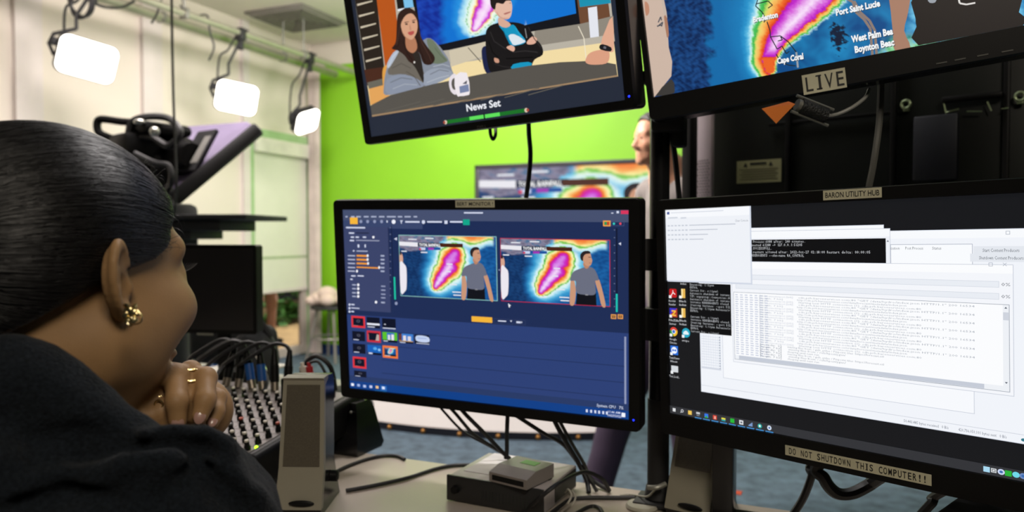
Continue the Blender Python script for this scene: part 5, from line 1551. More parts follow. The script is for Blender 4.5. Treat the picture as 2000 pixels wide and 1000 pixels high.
for i in range(10):
    for j in range(9):
        key = 'w' if j in (0, 1, 5) else ('r' if j == 3 and i % 3 == 0 else ('g' if j in (2, 4, 7) else 'w'))
        x, y = .206 - i * .0285, -.128 + j * .0265
        if key not in protos:
            o = knob_proto(0, 0).build('knob', [M_black, kcols[key]], mix); protos[key] = o
        else:
            o = protos[key].copy(); COL.objects.link(o); o.parent = mix
        o.location = (x, y, 0); o.rotation_euler = (0, 0, RNG.uniform(-2.2, 2.2))
M_ledg = mat('led_green', '#9aff20', .4, emit='#a8ff20', estr=3.5)
for (px, py) in ((459, 776), (501, 876)):
    r_ = ray(px, py); n_ = MM.to_3x3() @ Vector((0, 0, 1))
    p_ = Vector((0, 0, EYE)) + r_ * ((mc_ - Vector((0, 0, EYE))).dot(n_) / r_.dot(n_))
    l_ = MM.inverted() @ p_
    MB().ball((l_.x, l_.y, .002), .0032).build('level_light', M_ledg, mix)
mb = MB()
for i in range(10): mb.box((.206 - i * .0285 + .0142, 0, .0002), (.0008, .27, .0006))
for j in range(9): mb.box((.07, -.14 + j * .0265 - .0, .0002), (.28, .0006, .0006))
mb.build('panel_lines', mat('panel_print', '#b8b2ac', .5), mix)
# plugged-in audio cables: each cable with its connector
M_blue = mat('blue_sleeve', '#12509a', .5); M_con = mat('connector_steel', '#8d8376', .35, metal=.7)
def mx(x, y, z): return MM @ Vector((x, y, z))
plugs = [(-.01, 'blue'), (.018, 'blue'), (.05, 'black'), (.082, 'black'), (-.05, 'black'), (-.085, 'black')]
for i, (x, kind) in enumerate(plugs):
    b0 = mx(x, .125, .0)
    t = thing('audio_cable', '%s audio cable, %s from the right at the back of the mixing console' % ('blue-sleeved' if kind == 'blue' else 'black', ['fourth', 'third', 'second', 'first', 'fifth', 'sixth'][i]), 'cable', b0, group='audio cables in the mixing console')
    lean = Vector((-.012 + .004 * i, .012, 0))
    part('connector', MB().tube([b0, b0 + Vector((0, 0, .018)) + lean * .4], .0085, 14), M_con, t)
    part('sleeve', MB().tube([b0 + Vector((0, 0, .018)) + lean * .4, b0 + Vector((0, 0, .052)) + lean], .0092, 14), M_blue if kind == 'blue' else M_black, t)
    part('boot', MB().tube([b0 + Vector((0, 0, .052)) + lean, b0 + Vector((0, 0, .085)) + lean * 1.8], [.0085, .005], 12), M_black, t)
    s0 = b0 + Vector((0, 0, .083)) + lean * 1.8
    e0 = mx(x - .25, .18 + .02 * i, -.01)
    part('lead', MB().tube([s0, s0 + Vector((-.012, .004, .012)), s0 + Vector((-.045, .012, .010)), s0 + Vector((-.11, .02, -.03)), e0], .0042, 8, smooth=7), M_cable, t)
cable([mx(.115, .13, 0), mx(.12, .135, .05), mx(.145, .15, .075), mx(.172, .16, .05), mx(.178, .16, .0)], .005, 'black cable arching like a hoop at the right end of the mixing console')
sv = at(508, 712, 1.62)
tag(MB().tube([at(502, 690, 1.66), at(517, 725, 1.6)], .006, 10).build('silver_plug', mat('bright_steel', '#c8c8c0', .3, metal=.8)), 'slim silver plug standing up behind the mixing console', 'plug')
cable([at(517, 725, 1.6), at(522, 745, 1.58), at(515, 765, 1.55)], .004, 'short lead under the slim silver plug')
rdp = on_z(607, 760, .86)
for (px, nm, cc_) in ((607, 'red_plug', '#b3202a'), (594, 'white_plug', '#cfc8bc')):
    tag(MB().tube([at(px, 738, 1.5), at(px - 3, 716, 1.5)], .007, 10).tube([at(px - 3, 716, 1.5), at(px - 4, 708, 1.5)], .004, 8).build(nm, mat(nm, cc_, .45)), '%s phono plug sticking up behind the silver speaker' % nm.split('_')[0], 'plug')
cable([at(604, 709, 1.5), at(620, 706, 1.5), at(632, 722, 1.5), at(640, 742, 1.5)], .003, 'thin black lead curving from the red plug behind the speaker')
# support behind the plugs: a flat black splitter box
tag(MB().box(at(602, 762, 1.5), (.1, .05, .05), ROOM_R, bev=.004).box(dsk(-.30, -.03, .83) if False else at(602, 800, 1.5), (.08, .045, .11), ROOM_R, bev=.004).build('splitter_box', M_black), 'black splitter box hidden behind the silver speaker', 'box')

# ------------------------------------------------------------------ cables on and over the desk
Z0 = .7735
def onz(*pp): return [on_z(x, y, Z0) for (x, y) in pp]
cable(onz((676, 958), (700, 954), (750, 944), (800, 932), (850, 916), (885, 909), (918, 908)), .0034, 'black cable crossing the desk from the silver speaker to the recorder box')
cable(onz((640, 930), (680, 910), (720, 896), (750, 890), (776, 891), (790, 897)), .0034, 'black cable curving along the far desk edge behind the silver speaker')
cable([at(848, 780, 1.34), at(868, 805, 1.32), at(905, 843, 1.30), at(950, 868, 1.29), at(985, 888, 1.29), on_z(1000, 900, .812)], .0022, 'thin black cable, leftmost of those under the centre monitor')
cable([at(868, 785, 1.31), at(890, 808, 1.3), at(925, 848, 1.28), at(965, 874, 1.27), at(992, 890, 1.27)], .003, 'black cable, second from left under the centre monitor')
cable([at(893, 790, 1.29), at(912, 812, 1.28), at(950, 850, 1.26), at(980, 882, 1.26), at(996, 896, 1.26)], .0036, 'black cable, third from left under the centre monitor')
cable([at(992, 795, 1.26), at(991, 820, 1.26), at(990, 850, 1.26), at(990, 880, 1.26), at(988, 896, 1.26)], .0036, 'black cable hanging straight down under the centre monitor')
cable([at(985, 797, 1.25), at(1018, 818, 1.24), at(1060, 845, 1.25), at(1100, 868, 1.26), at(1130, 905, 1.27), at(1158, 938, 1.27), on_z(1190, 958, Z0)], .0036, 'black cable slanting right under the centre monitor to the desk')
cable([at(1072, 795, 1.24), at(1086, 828, 1.24), at(1108, 868, 1.25), at(1130, 905, 1.26), at(1146, 940, 1.25), on_z(1150, 962, Z0)], .004, 'thick black cable, left of the pair at the right under the centre monitor')
cable([at(1080, 795, 1.24), at(1096, 828, 1.24), at(1118, 868, 1.25), at(1140, 905, 1.26), at(1152, 935, 1.25), on_z(1166, 960, Z0)], .003, 'thin grey cable beside the thick black one under the centre monitor', m=mat('dark_grey_cable', '#3c3c3a', .35))
cable([on_z(985, 1040, Z0), on_z(1025, 1000, Z0), at(1062, 966, 1.10), at(1095, 942, 1.12), at(1140, 922, 1.2), at(1175, 935, 1.22), on_z(1190, 958, Z0)], .0034, 'black cable looping over the right corner of the recorder box')
cable(onz((1060, 1015), (1100, 985), (1118, 975), (1150, 972), (1200, 972), (1262, 972), (1300, 976)), .0034, 'black power cable lying on the desk toward the right speaker')
cable([on_z(1110, 1012, Z0), on_z(1150, 990, Z0), on_z(1170, 992, Z0), on_z(1180, 1008, Z0)], .003, 'short black cable curl at the bottom edge of the desk')
for k, (px, py) in enumerate(((1104, 962), (1112, 966))):
    cable([on_z(px, py, .80), at(px + 6, py - 6, 1.13), at(px + 12, py + 6, 1.12), at(px + 4, py + 22, 1.11), on_z(px - 10, py + 34, Z0)], .0016, '%s thin pale lead looping out of the recorder box' % ('left' if k == 0 else 'right'), m=mat('pale_cable', '#a8a496', .5))
jk = thing('power_jack', 'black power plug with a brass tip lying beside the right speaker', 'plug', on_z(1320, 985, Z0))
part('body', MB().tube([on_z(1300, 977, Z0 + .004), on_z(1330, 986, Z0 + .004)], .0062, 12), M_black, jk)
part('tip', MB().tube([on_z(1330, 986, Z0 + .004), on_z(1341, 990, Z0 + .004)], .003, 10), mat('brass', '#c08a4a', .35, metal=.7), jk)
pk = on_z(1254, 992, .77)
tag(MB().lathe([(.002, 0), (.024, 0), (.026, .003), (.024, .007), (.002, .0075)], pk, 28).build('white_puck', mat('pale_disc', '#a9a596', .5)), 'flat pale round puck on the desk beside the monitor pole', 'puck')
cable([on_z(1212, 968, Z0), on_z(1232, 966, Z0), at(1262, 970, 1.17), at(1276, 960, 1.165), at(1285, 948, 1.16)], .0016, 'pale thin wire from the puck up to the monitor pole', m=mat('pale_cable', '#a8a496', .5))
cable([at(1265, 952, 1.15), at(1283, 952, 1.145), at(1300, 945, 1.15)], .004, 'grey wire clamped around the monitor pole foot', m=M_steel)
hb = on_z(1306, 972, .77) + Vector((0, .03, 0))
hub = thing('usb_hub', 'tiny black hub with one green light between pole and right speaker', 'hub', hb, RZ)
MB().box((0, 0, .018), (.045, .03, .012), bev=.002).box((0, .0, .006), (.03, .02, .012)).build('case', M_black, hub)
MB().ball((.012, -.015, .02), .0018).build('power_light', M_ledg, hub)

# support post of the lower right monitor
sp = Vector((.313, 1.085, .77))
part('post', MB().box(sp + Vector((0, 0, .17)), (.030, .045, .34), rmat(Vector((.9205, -.39, 0)), Vector((.39, .92, 0)), Vector((0, 0, 1))), bev=.003), M_gloss, RT)
part('foot', MB().box(sp + Vector((0, 0, .006)), (.12, .10, .012), ROOM_R, bev=.003), M_blackm, RT)
cable([RM @ Vector((.02, .05, -.10)), at(1590, 900, 1.06), at(1585, 930, 1.06), at(1570, 970, 1.08), at(1552, 1000, 1.1), at(1530, 1030, 1.1)], .0055, 'thick black cable slanting down left under the lower right monitor')
cable([RM @ Vector((.06, .05, -.08)), at(1606, 900, 1.02), at(1610, 935, 1.02), at(1632, 962, 1.02), at(1662, 964, 1.02), at(1696, 948, 1.02), at(1722, 930, 1.0), RM @ Vector((.12, .05, -.10))], .0085, 'thick black cable sagging in a U under the lower right monitor')
cable([RM @ Vector((.2, .05, -.1)), at(1838, 962, .95), at(1822, 980, .96), at(1800, 1004, .97), at(1780, 1030, .98)], .006, 'black cable leaving the right edge under the tape strip')
pc = on_z(1985, 1040, .77)
pcb = thing('computer_case', 'black computer case at the bottom right corner under the monitor', 'computer', (.60, .80, .77), math.radians(-47.7))
MB().box((0.06, 0, .062), (.32, .22, .124), bev=.006).build('case', M_black, pcb)
MB().box((-.055, -.111, .05), (.005, .003, .05)).build('port_strip', mat('port_green', '#8a8f2c', .5), pcb)

# red tape mark on the carpet
tm = on_z(1432, 961, .002)
tag(MB().box(tm, (.075, .05, .002), ROOM_R).build('tape_mark', mat('red_tape', '#c0442e', .6)), 'short red tape mark on the blue carpet', 'tape')

# ------------------------------------------------------------------ big display seen from behind, right
gl, gr = at(1388, 300, 1.95), at(2120, 300, 1.45)
gd = Vector((gr.x - gl.x, gr.y - gl.y, 0)); gw = gd.length; gd.normalize(); ga = Vector((-gd.y, gd.x, 0))
go = Vector(((gl.x + gr.x) / 2, (gl.y + gr.y) / 2, 1.28))
GM = frame(go, gd, ga, (0, 0, 1))
big = thing('rear_display', 'back of a large black studio display behind the right monitors, with a pale warning label', 'display', matrix=GM)
MB().box((0, .05, 0), (gw, .09, .92), bev=.008).build('back_cover', mat('cover_black', (.008, .010, .008), .42, vary=.25, spec=.25), big)
def gloc(px, py):
    o = GM.inverted() @ Vector((0, 0, EYE)); d = (GM.inverted() @ (Vector((0, 0, EYE)) + ray(px, py))) - o
    t = -o.y / d.y
    return o.x + d.x * t, o.z + d.z * t
mb = MB()
for px in (1540, 1745, 1965):
    x, z = gloc(px, 300); mb.box((x, -.004, 0), (.012, .012, .88), bev=.003)
x0, z = gloc(1560, 238); mb.box((-.08, -.002, z), (gw * .4, .006, .008), bev=.002)
mb.build('stiffening_rib', M_black, big)
x0, z0 = gloc(1443, 316); x1, z1 = gloc(1529, 355)
mb = MB().box(((x0 + x1) / 2, -.011, (z0 + z1) / 2), (x1 - x0, .002, z0 - z1))
lw = x1 - x0; lh_ = z0 - z1
for i in range(2):
    cx0 = x0 + lw * (.2 + .57 * i); mb.add([(cx0 - lw * .05, -.0125, z0 - lh_ * .28), (cx0 + lw * .05, -.0125, z0 - lh_ * .28), (cx0, -.0125, z0 - lh_ * .08)], [(0, 1, 2)], 1)
mb.box((x0 + lw * .49, -.0122, z0 - lh_ * .15), (lw * .36, .001, lh_ * .09), mi=1)
for i in range(5):
    mb.box((x0 + lw * .5, -.0122, z0 - lh_ * (.40 + .11 * i)), (lw * (.86 - .1 * (i % 2)), .0008, lh_ * .028), mi=2)
mb.build('warning_label', [mat('label_beige', '#b0ae80', .55), M_ink, mat('label_print', '#5d5a44', .6)], big, smooth=0)
for (px, py) in ((1772, 205), (1994, 190)):
    x, z = gloc(px, py)
    MB().torus((x, -.012, z), .0085, .0032, Matrix.Rotation(PI / 2, 3, 'X'), 20, 8).box((x, -.008, z - .011), (.012, .008, .008), bev=.001).build('ring_screw', mat('ring_steel', '#9fb08a', .35, metal=.7), big)
mb = MB()
for (px0, py0, px1, py1) in ((1850, 221, 1875, 214), (1890, 219, 1920, 219), (1930, 200, 1938, 218), (1958, 214, 1972, 212), (1846, 202, 1850, 222)):
    (xa, za), (xb, zb) = gloc(px0, py0), gloc(px1, py1)
    mb.tube([(xa, -.012, za), (xb, -.012, zb)], .0016, 6)
mb.build('latch_wire', mat('ring_steel', '#9fb08a', .35, metal=.7), big)
x, z = gloc(1900, 205); MB().box((x, -.012, z + .014), (.11, .02, .012), bev=.003).build('mount_rail', M_black, big)
x, z = gloc(1830, 290); MB().box((x, -.014, z), (.085, .02, .14), bev=.004).build('connector_plate', mat('plate_navy', (.010, .012, .02), .5), big)
# its perforated side panel and the black rail left of it
vpl = at(1375, 305, 1.93)
vq = rmat(Vector((.6, -.8, 0)), Vector((.8, .6, 0)), Vector((0, 0, 1)))
part('vent_panel', MB().box(vpl + Vector((0, .0, .0)), (.056, .012, .92), vq, bev=.002), mat('vent_panel_pale', '#ead9e2', .5), big)
mb = MB()
for j in range(24):
    for i in range(5):
        p_ = vpl + vq @ Vector((-.018 + i * .0085 + (j % 2) * .004, -.0062, -.012 - j * .0075))
        mb.lathe([(.0017, -.0008), (.0017, .0008)], p_, 8, vq @ Matrix.Rotation(PI / 2, 3, 'X'))
part('vent_hole', mb, M_dark, big)
part('side_rail', MB().box(at(1347, 300, 1.9), (.028, .03, .92), vq, bev=.003), M_blackm, big)
pf = at(1408, 500, 1.9)
part('stand_column', MB().box((pf.x, pf.y + .06, .47), (.06, .06, .9), ROOM_R, bev=.006), M_blackm, big)
part('stand_base', MB().box((pf.x + .2, pf.y + .06, .02), (.7, .5, .04), ROOM_R, bev=.01), M_blackm, big)

# ------------------------------------------------------------------ wall television showing the programme picture
tl_ = on_b(928, 323, .75); tr_x = on_b(1338, 313, .75)
tw = (Vector((tr_x.x, tr_x.y, 0)) - Vector((tl_.x, tl_.y, 0))).length
thh = tw * .5625
TVM = frame(tl_ + U3 * (tw / 2) - Vector((0, 0, thh / 2)), U3, V3, (0, 0, 1))
tv = thing('television', 'wide television on a stand before the green wall showing the rain map', 'television', matrix=TVM)
bz = .035
MB().box((0, .03, 0), (tw, .05, thh), bev=.006).build('housing', M_black, tv)
mb = MB()
for (x, z, sx, sz) in ((0, thh / 2 - bz / 2, tw, bz), (0, -thh / 2 + bz / 2, tw, bz), (-tw / 2 + bz / 2, 0, bz, thh), (tw / 2 - bz / 2, 0, bz, thh)):
    mb.box((x, -.001, z), (sx, .02, sz), bev=.003)
mb.build('bezel', mat('bezel_grey', '#2c2a2e', .4), tv)
S = Screen(TVM, tw - 2 * bz, thh - 2 * bz, 1920, 1080); S.rect(0, 0, 1920, 1080, '#10131c'); S.step = 2e-5
draw_feed(S, 0, 0, 1920, 1080, 120, 68); S.build(tv)
MB().box((0, .09, -.3), (.12, .06, 1.2)).box((0, .1, -(TVM.translation.z) + .03), (.9, .5, .05), bev=.01).box((0, .09, -.5 * TVM.translation.z - .2), (.12, .06, TVM.translation.z - .4)).build('stand', M_blackm, tv)
# ------------------------------------------------------------------ people
def skin_mat(name, col, rough=.5):
    m = mat(name, col, rough, vary=.06, vscale=40, bump=.12, bscale=900, spec=.35)
    b = m.node_tree.nodes['Principled BSDF']
    b.inputs['Subsurface Weight'].default_value = .08
    b.inputs['Subsurface Radius'].default_value = (.01, .004, .002)
    return m
def hair_mat(name, col, rough=.36, axis_z=0.0):
    m = bpy.data.materials.new(name); m.use_nodes = True
    nt = m.node_tree; b = nt.nodes['Principled BSDF']
    b.inputs['Base Color'].default_value = lin(col) + (1,)
    b.inputs['Roughness'].default_value = rough
    b.inputs['Specular IOR Level'].default_value = .5
    nz = nt.nodes.new('ShaderNodeTexNoise'); nz.inputs['Scale'].default_value = 120; nz.inputs['Detail'].default_value = 4
    tc = nt.nodes.new('ShaderNodeTexCoord')
    nt.links.new(tc.outputs['Object'], nz.inputs['Vector'])
    bp = nt.nodes.new('ShaderNodeBump'); bp.inputs['Strength'].default_value = .25; bp.inputs['Distance'].default_value = .001
    nt.links.new(nz.outputs['Fac'], bp.inputs['Height']); nt.links.new(bp.outputs['Normal'], b.inputs['Normal'])
    return m

EARK = .86
def ear(q, c=(.0745, -.010, -.003), back=.42):
    """one ear on the +x side, tilted outward behind"""
    p = (q - np.array(c)) / EARK
    ca_, sa_ = math.cos(back), math.sin(back)
    # n: outward normal of the ear plate, t: front-back in the plate
    n = p[:, 0] * ca_ + p[:, 1] * sa_ * 1.0
    t = -p[:, 0] * sa_ + p[:, 1] * ca_
    z = p[:, 2]
    t = t + .12 * z          # leans back at the top
    P = np.stack([n, t, z], 1)
    rr = np.sqrt((t / .0165) ** 2 + ((z - .004) / .0275) ** 2)
    rim = np.sqrt(((rr - 1) * .019) ** 2 + (n - .009 - .004 * np.clip(-t / .016, -1, 1)) ** 2) - .0042
    rim = np.where((t > .008) & (z < .012), rim + .004, rim)
    plate = s_ell(P, (.004, -.001, .002), (.0055, .0165, .028))
    d = sm(plate, rim, .006)
    anti = s_chain(P, [(.009, -.008, .016), (.0105, -.0085, .0), (.009, -.003, -.014)], [.003, .0038, .003])
    d = sm(d, anti, .005)
    lobe = s_ell(P, (.006, .003, -.0245), (.0055, .0085, .009))
    d = sm(d, lobe, .006)
    tragus = s_ell(P, (.006, .0135, -.005), (.005, .004, .007))
    d = sm(d, tragus, .005)
    concha = s_ell(P, (.014, .003, -.004), (.010, .0078, .0125))
    d = smx(d, -concha, .004)
    groove = s_chain(P, [(.0125, -.0115, .0), (.0125, -.010, .016), (.0125, .002, .024)], [.0022, .0026, .0022])
    d = smx(d, -groove, .003)
    return d * EARK

def head_sdf(p, full=1.0, nose=1.0, ears=True):
    """adult head, +y the face, +z up, about 0.22 tall"""
    q = np.stack([np.abs(p[:, 0]), p[:, 1], p[:, 2]], 1)
    d = s_ell(q, (0, -.014, .032), (.0725, .093, .078))
    d = sm(d, s_ell(q, (0, .034, -.02), (.058, .056, .082)), .03)
    d = sm(d, s_cap(q, (.050, .004, -.058), (.012, .068, -.092), .017, .014), .03)
    d = sm(d, s_ell(q, (.040, .058, -.028), (.0225 * full, .0262 * full, .0225 * full)), .017)
    d = sm(d, s_ell(q, (.052, .022, -.045), (.016 * full, .03, .03)), .03)
    d = sm(d, s_ell(q, (0, .076, -.094), (.02, .016, .015)), .022)
    d = sm(d, s_cap(q, (.010, .080, .020), (.044, .067, .022), .008, .008), .014)
    d = smx(d, -s_ell(q, (.031, .096, .0), (.016, .015, .010)), .010)
    d = sm(d, s_ell(q, (.031, .0725, -.001), (.0135, .0130, .0122)), .008)
    d = sm(d, s_cap(q, (0, .084, .008), (0, .084 + .021 * nose, -.030), .0065, .010), .012)
    d = sm(d, s_ell(q, (.0105, .096, -.035), (.008, .009, .007)), .006)
    d = sm(d, s_ell(q, (0, .086, -.060), (.025, .012, .0058)), .006)
    d = sm(d, s_ell(q, (0, .085, -.0705), (.022, .012, .0065)), .006)
    d = smx(d, -s_cap(q, (0, .098, -.0650), (.022, .084, -.0645), .0014, .001), .003)
    if ears: d = sm(d, ear(q), .006)
    return d

def rotm(f):
    """columns right, forward, up for a heading"""
    f = np.asarray(f, float); f = f / np.linalg.norm(f)
    r = np.cross(f, (0, 0, 1)); r /= np.linalg.norm(r)
    u = np.cross(r, f)
    return np.stack([r, f, u], 1)

# ---------------- the seated woman in the foreground
PHI = math.radians(63)
HR = rotm((math.cos(PHI), math.sin(PHI), -.02))
EARW = np.array([-.2815, .532, 1.163])
HC = EARW - HR @ np.array([.0745 + .010, -.010, -.006])
def hl(P): return (P - HC) @ HR
def hw(*l): return HC + HR @ np.array(l)
rgt = HR[:, 0]; fwd = HR[:, 1]
V = lambda *a: np.array(a, float)
atn = lambda x, y, d: np.array(at(x, y, d))
neck0, neck1 = hw(0, -.022, -.06), hw(0, -.062, -.19)
chest = hw(0, -.09, -.36)
SHR = V(-.236, .512, .990)                     # right shoulder, drawn up
SHL = neck1 - rgt * .17 + V(0, 0, -.03) + fwd * .02
ELR, WRR = V(-.185, .610, .79), V(-.268, .640, .985)
ELL, WRL = SHL + fwd * .12 + rgt * .05 + V(0, 0, -.20), V(-.300, .690, .985)
seat_z = .50
hip = chest - fwd * .05; hip = V(hip[0], hip[1], .60)
hipR, hipL = hip + rgt * .09 - V(0, 0, .03), hip - rgt * .09 - V(0, 0, .03)
f2 = np.array([fwd[0], fwd[1], 0]); f2 /= np.linalg.norm(f2)
knR, knL = hipR + f2 * .42 + rgt * .04, hipL + f2 * .42 - rgt * .04
anR, anL = V(knR[0], knR[1], .09), V(knL[0], knL[1], .09)

# fingers of the upper hand curl over and down toward us; joints measured in the photograph
F1 = [atn(338, 752, .66), atn(344, 733, .628), atn(345, 785, .607), atn(347, 822, .606)]
F2 = [atn(366, 742, .665), atn(372, 726, .642), atn(374, 775, .626), atn(374, 812, .628)]
F3 = [atn(392, 752, .672), atn(400, 739, .638), atn(401, 782, .616), atn(391, 812, .611)]
F4 = [atn(414, 778, .675), atn(423, 778, .646), atn(422, 804, .634), atn(415, 824, .628)]
def hand_up(P):
    d = s_ell(P, atn(384, 800, .676), (.033, .022, .030))
    d = sm(d, s_cap(P, atn(360, 800, .68), WRL, .022, .022), .02)
    fs = None
    for pts, rs in ((F1, [.0095, .0094, .0085, .0072]), (F2, [.0092, .0088, .0083, .0070]), (F3, [.0095, .0092, .0082, .0068]), (F4, [.0085, .0077, .0070, .0058])):
        e = s_chain(P, pts, rs, .004)
        e = sm(e, s_ell(P, pts[1], (rs[1] * 1.04,) * 3), .003)
        fs = e if fs is None else sm(fs, e, .0010)
    d = sm(d, fs, .003)
    th = s_chain(P, [atn(350, 845, .66), atn(385, 850, .645), atn(412, 856, .638)], [.012, .010, .008], .004)
    return sm(d, th, .005)
def hand_low(P):
    d = s_ell(P, atn(318, 808, .645), (.026, .022, .030))
    d = sm(d, s_cap(P, atn(318, 830, .645), WRR, .022, .023), .02)
    a = s_chain(P, [atn(272, 755, .650), atn(264, 772, .628), atn(284, 815, .612), atn(296, 850, .615)], [.010, .0098, .0092, .008], .004)
    b = s_chain(P, [atn(312, 745, .655), atn(306, 760, .632), atn(314, 805, .618), atn(318, 845, .62)], [.011, .0100, .0095, .0078], .004)
    return sm(sm(d, a, .004), b, .0025)
def woman_skin(P):
    d = head_sdf(hl(P), full=1.13)
    d = sm(d, s_cap(P, neck0, neck1, .056, .060), .03)
    d = sm(d, s_cap(P, hw(0, .03, -.085), neck1 + fwd * .03, .03, .045), .03)
    d = sm(d, s_cap(P, neck1, chest, .065, .10), .05)
    d = sm(d, s_cap(P, chest, hip, .095, .10), .05)
    d = sm(d, s_chain(P, [neck1, SHR, ELR, WRR], [.05, .042, .034, .024], .02), .03)
    d = sm(d, s_chain(P, [neck1, SHL, ELL, WRL], [.05, .042, .034, .024], .02), .03)
    d = sm(d, hand_up(P), .006)
    d = sm(d, hand_low(P), .006)
    return d
wb = V(hip[0], hip[1], 0)
woman = thing('person', 'person with slicked-back dark hair and dark hoodie resting chin on hands, watching the monitors', 'person', wb)
M_skinw = skin_mat('skin_brown', '#93724d', .55)
body('body', woman_skin, (-.72, .32, .52), (-.06, .92, 1.33), .0024, M_skinw, woman)

def hairline(z):
    zs = np.array([-.20, -.10, -.05, -.02, -.002, .007, .014, .030, .05, .065, .12])
    ys = np.array([-.05, -.032, -.026, -.020, -.012, .006, .032, .048, .060, .070, .09])
    return np.interp(z, zs, ys)
def woman_hair(P):
    l = hl(P)
    q = np.stack([np.abs(l[:, 0]), l[:, 1], l[:, 2]], 1)
    d = s_ell(q, (0, -.014, .032), (.0725, .093, .078))
    d = sm(d, s_ell(q, (0, .034, -.02), (.058, .056, .082)), .03)
    d = sm(d, s_cap(P, neck0 - fwd * .02, neck1 - fwd * .01, .050, .05), .04) - .0062
    x, y, z = q.T
    m = np.maximum(y - hairline(z) + .0025 * np.sin(z * 400 + x * 300), np.maximum(-.014 + (y + .03) * .62, -.105) - z)
    m = np.where(y > -.012, y - hairline(z) + .0025 * np.sin(z * 400 + x * 300), m)
    d = smx(d, m * .75, .006)
    bun = s_ell(q, (0, -.128, -.02), (.05, .045, .05))
    return sm(d, bun, .02)
M_hairw = hair_mat('hair_black', '#0b090a', .40)
body('hair', woman_hair, (-.62, .28, .98), (-.2, .86, 1.34), .0035, M_hairw, woman)
# fine strands combed back from the hair line to the bun
def strands(n=3400, m=15):
    th = RNG.uniform(-2.3, 2.3, n)          # angle round the front-back axis, 0 = top
    a0 = RNG.uniform(.35, 1.6, n); a1 = np.minimum(a0 + RNG.uniform(.6, 1.5, n), 2.75)
    tt = np.linspace(0, 1, m)
    A = a0[:, None] + (a1 - a0)[:, None] * tt[None]
    T = th[:, None] + RNG.normal(0, .02, (n, 1)) * tt[None] + .012 * np.sin(9 * tt[None] + th[:, None] * 40)
    D = np.stack([np.sin(A) * np.sin(T), np.cos(A), np.sin(A) * np.cos(T)], -1)   # local directions
    c = np.array([0, -.014, .012])
    Lp = c + D * .16
    W = HC + Lp.reshape(-1, 3) @ HR.T
    Dw = D.reshape(-1, 3) @ HR.T
    def surf(P): return woman_hair(P)
    r = np.full(len(W), .16)
    base = HC + c @ HR.T
    for _ in range(16):
        r -= np.clip(surf(base + Dw * r[:, None]), -.02, .04) * .8
    off = np.repeat(RNG.uniform(.0002, .0011, n), m) + np.tile(np.concatenate([[-.0008], np.zeros(m - 2), [-.001]]), n)
    P = base + Dw * (r + off)[:, None]
    # keep strands that begin behind the hair line
    l = hl(P).reshape(n, m, 3)
    ok = (l[:, 0, 1] < hairline(l[:, 0, 2]) + .004) & (l[:, :, 2].min(1) > -.09) & (np.abs(np.diff(r.reshape(n, m), axis=1)).max(1) < .02)
    return P.reshape(n, m, 3)[ok]
def tubes(Pn, rad):
    n, m, _ = Pn.shape
    t = np.gradient(Pn, axis=1); t /= np.linalg.norm(t, axis=2, keepdims=True) + 1e-12
    nn = Pn - HC; nn = nn - t * (nn * t).sum(2, keepdims=True); nn /= np.linalg.norm(nn, axis=2, keepdims=True) + 1e-12
    bb = np.cross(t, nn)
    w = np.interp(np.linspace(0, 1, m), [0, .12, .85, 1], [.35, 1, 1, .3])[None, :, None] * rad
    vs = np.stack([Pn + nn * w, Pn + bb * w * 1.1, Pn - bb * w * 1.1], 2)     # n, m, 3, 3
    idx = np.arange(n * m * 3).reshape(n, m, 3)
    q = []
    for k in range(3):
        k2 = (k + 1) % 3
        q.append(np.stack([idx[:, :-1, k], idx[:, :-1, k2], idx[:, 1:, k2], idx[:, 1:, k]], -1).reshape(-1, 4))
    return vs.reshape(-1, 3), np.concatenate(q)
sv_, sq_ = tubes(strands(), .00042)
o = mesh_np('hair_strands', sv_ - wb, sq_, M_hairw, woman); o['kind'] = 'stuff'
# loose hairs along the forehead edge
fl = []
for i in range(46):
    z0 = RNG.uniform(.0, .085); y0 = hairline(np.array([z0]))[0]
    th = math.atan2(.058, z0 - .012) * RNG.uniform(.55, 1.0)
    dirl = np.array([math.sin(th) * .9, .55 + .3 * RNG.random(), math.cos(th)]); dirl /= np.linalg.norm(dirl)
    c = hw(0, -.014, .012); dw = HR @ dirl
    r = .16
    for _ in range(18): r -= float(woman_hair((c + dw * r)[None])[0]) * .8 if abs(r) < .3 else 0
    if not .05 < r < .14: continue
    p = c + dw * (r - .001)
    g = HR @ np.array([RNG.normal(.1, .4), .8, RNG.normal(.2, .5)]) * RNG.uniform(.006, .014)
    ts = np.linspace(0, 1, 15)[:, None]
    fl.append(p + g * ts + dw * (.007 * ts * (1 - ts) * 2) + np.array([0, 0, -.005]) * ts ** 2)
if fl:
    v_, q_ = tubes(np.array(fl), .00016)
    mesh_np('loose_hair', v_ - wb, q_, M_hairw, woman)['kind'] = 'stuff'
# eyelashes of the visible eye
lash = []
for i in range(16):
    a = -.9 + 1.8 * i / 15
    p = hw(.031 + .0125 * math.sin(a), .0745 + .0115 * math.cos(a), .0022)
    g = HR @ np.array([math.sin(a) * .7 + .25, math.cos(a), .35]) * .009
    ts = np.linspace(0, 1, 15)[:, None]
    lash.append(p + g * ts + np.array([0, 0, .004]) * ts ** 2)
v_, q_ = tubes(np.array(lash), .00016)
mesh_np('eyelashes', v_ - wb, q_, M_hairw, woman)
for i in range(2):
    e = hw((.031, -.031)[i], .0725, -.001); part('eyeball', MB().ball(Vector(e), .0112, seg=16), mat('eye_white', '#c8c0b8', .2), woman)

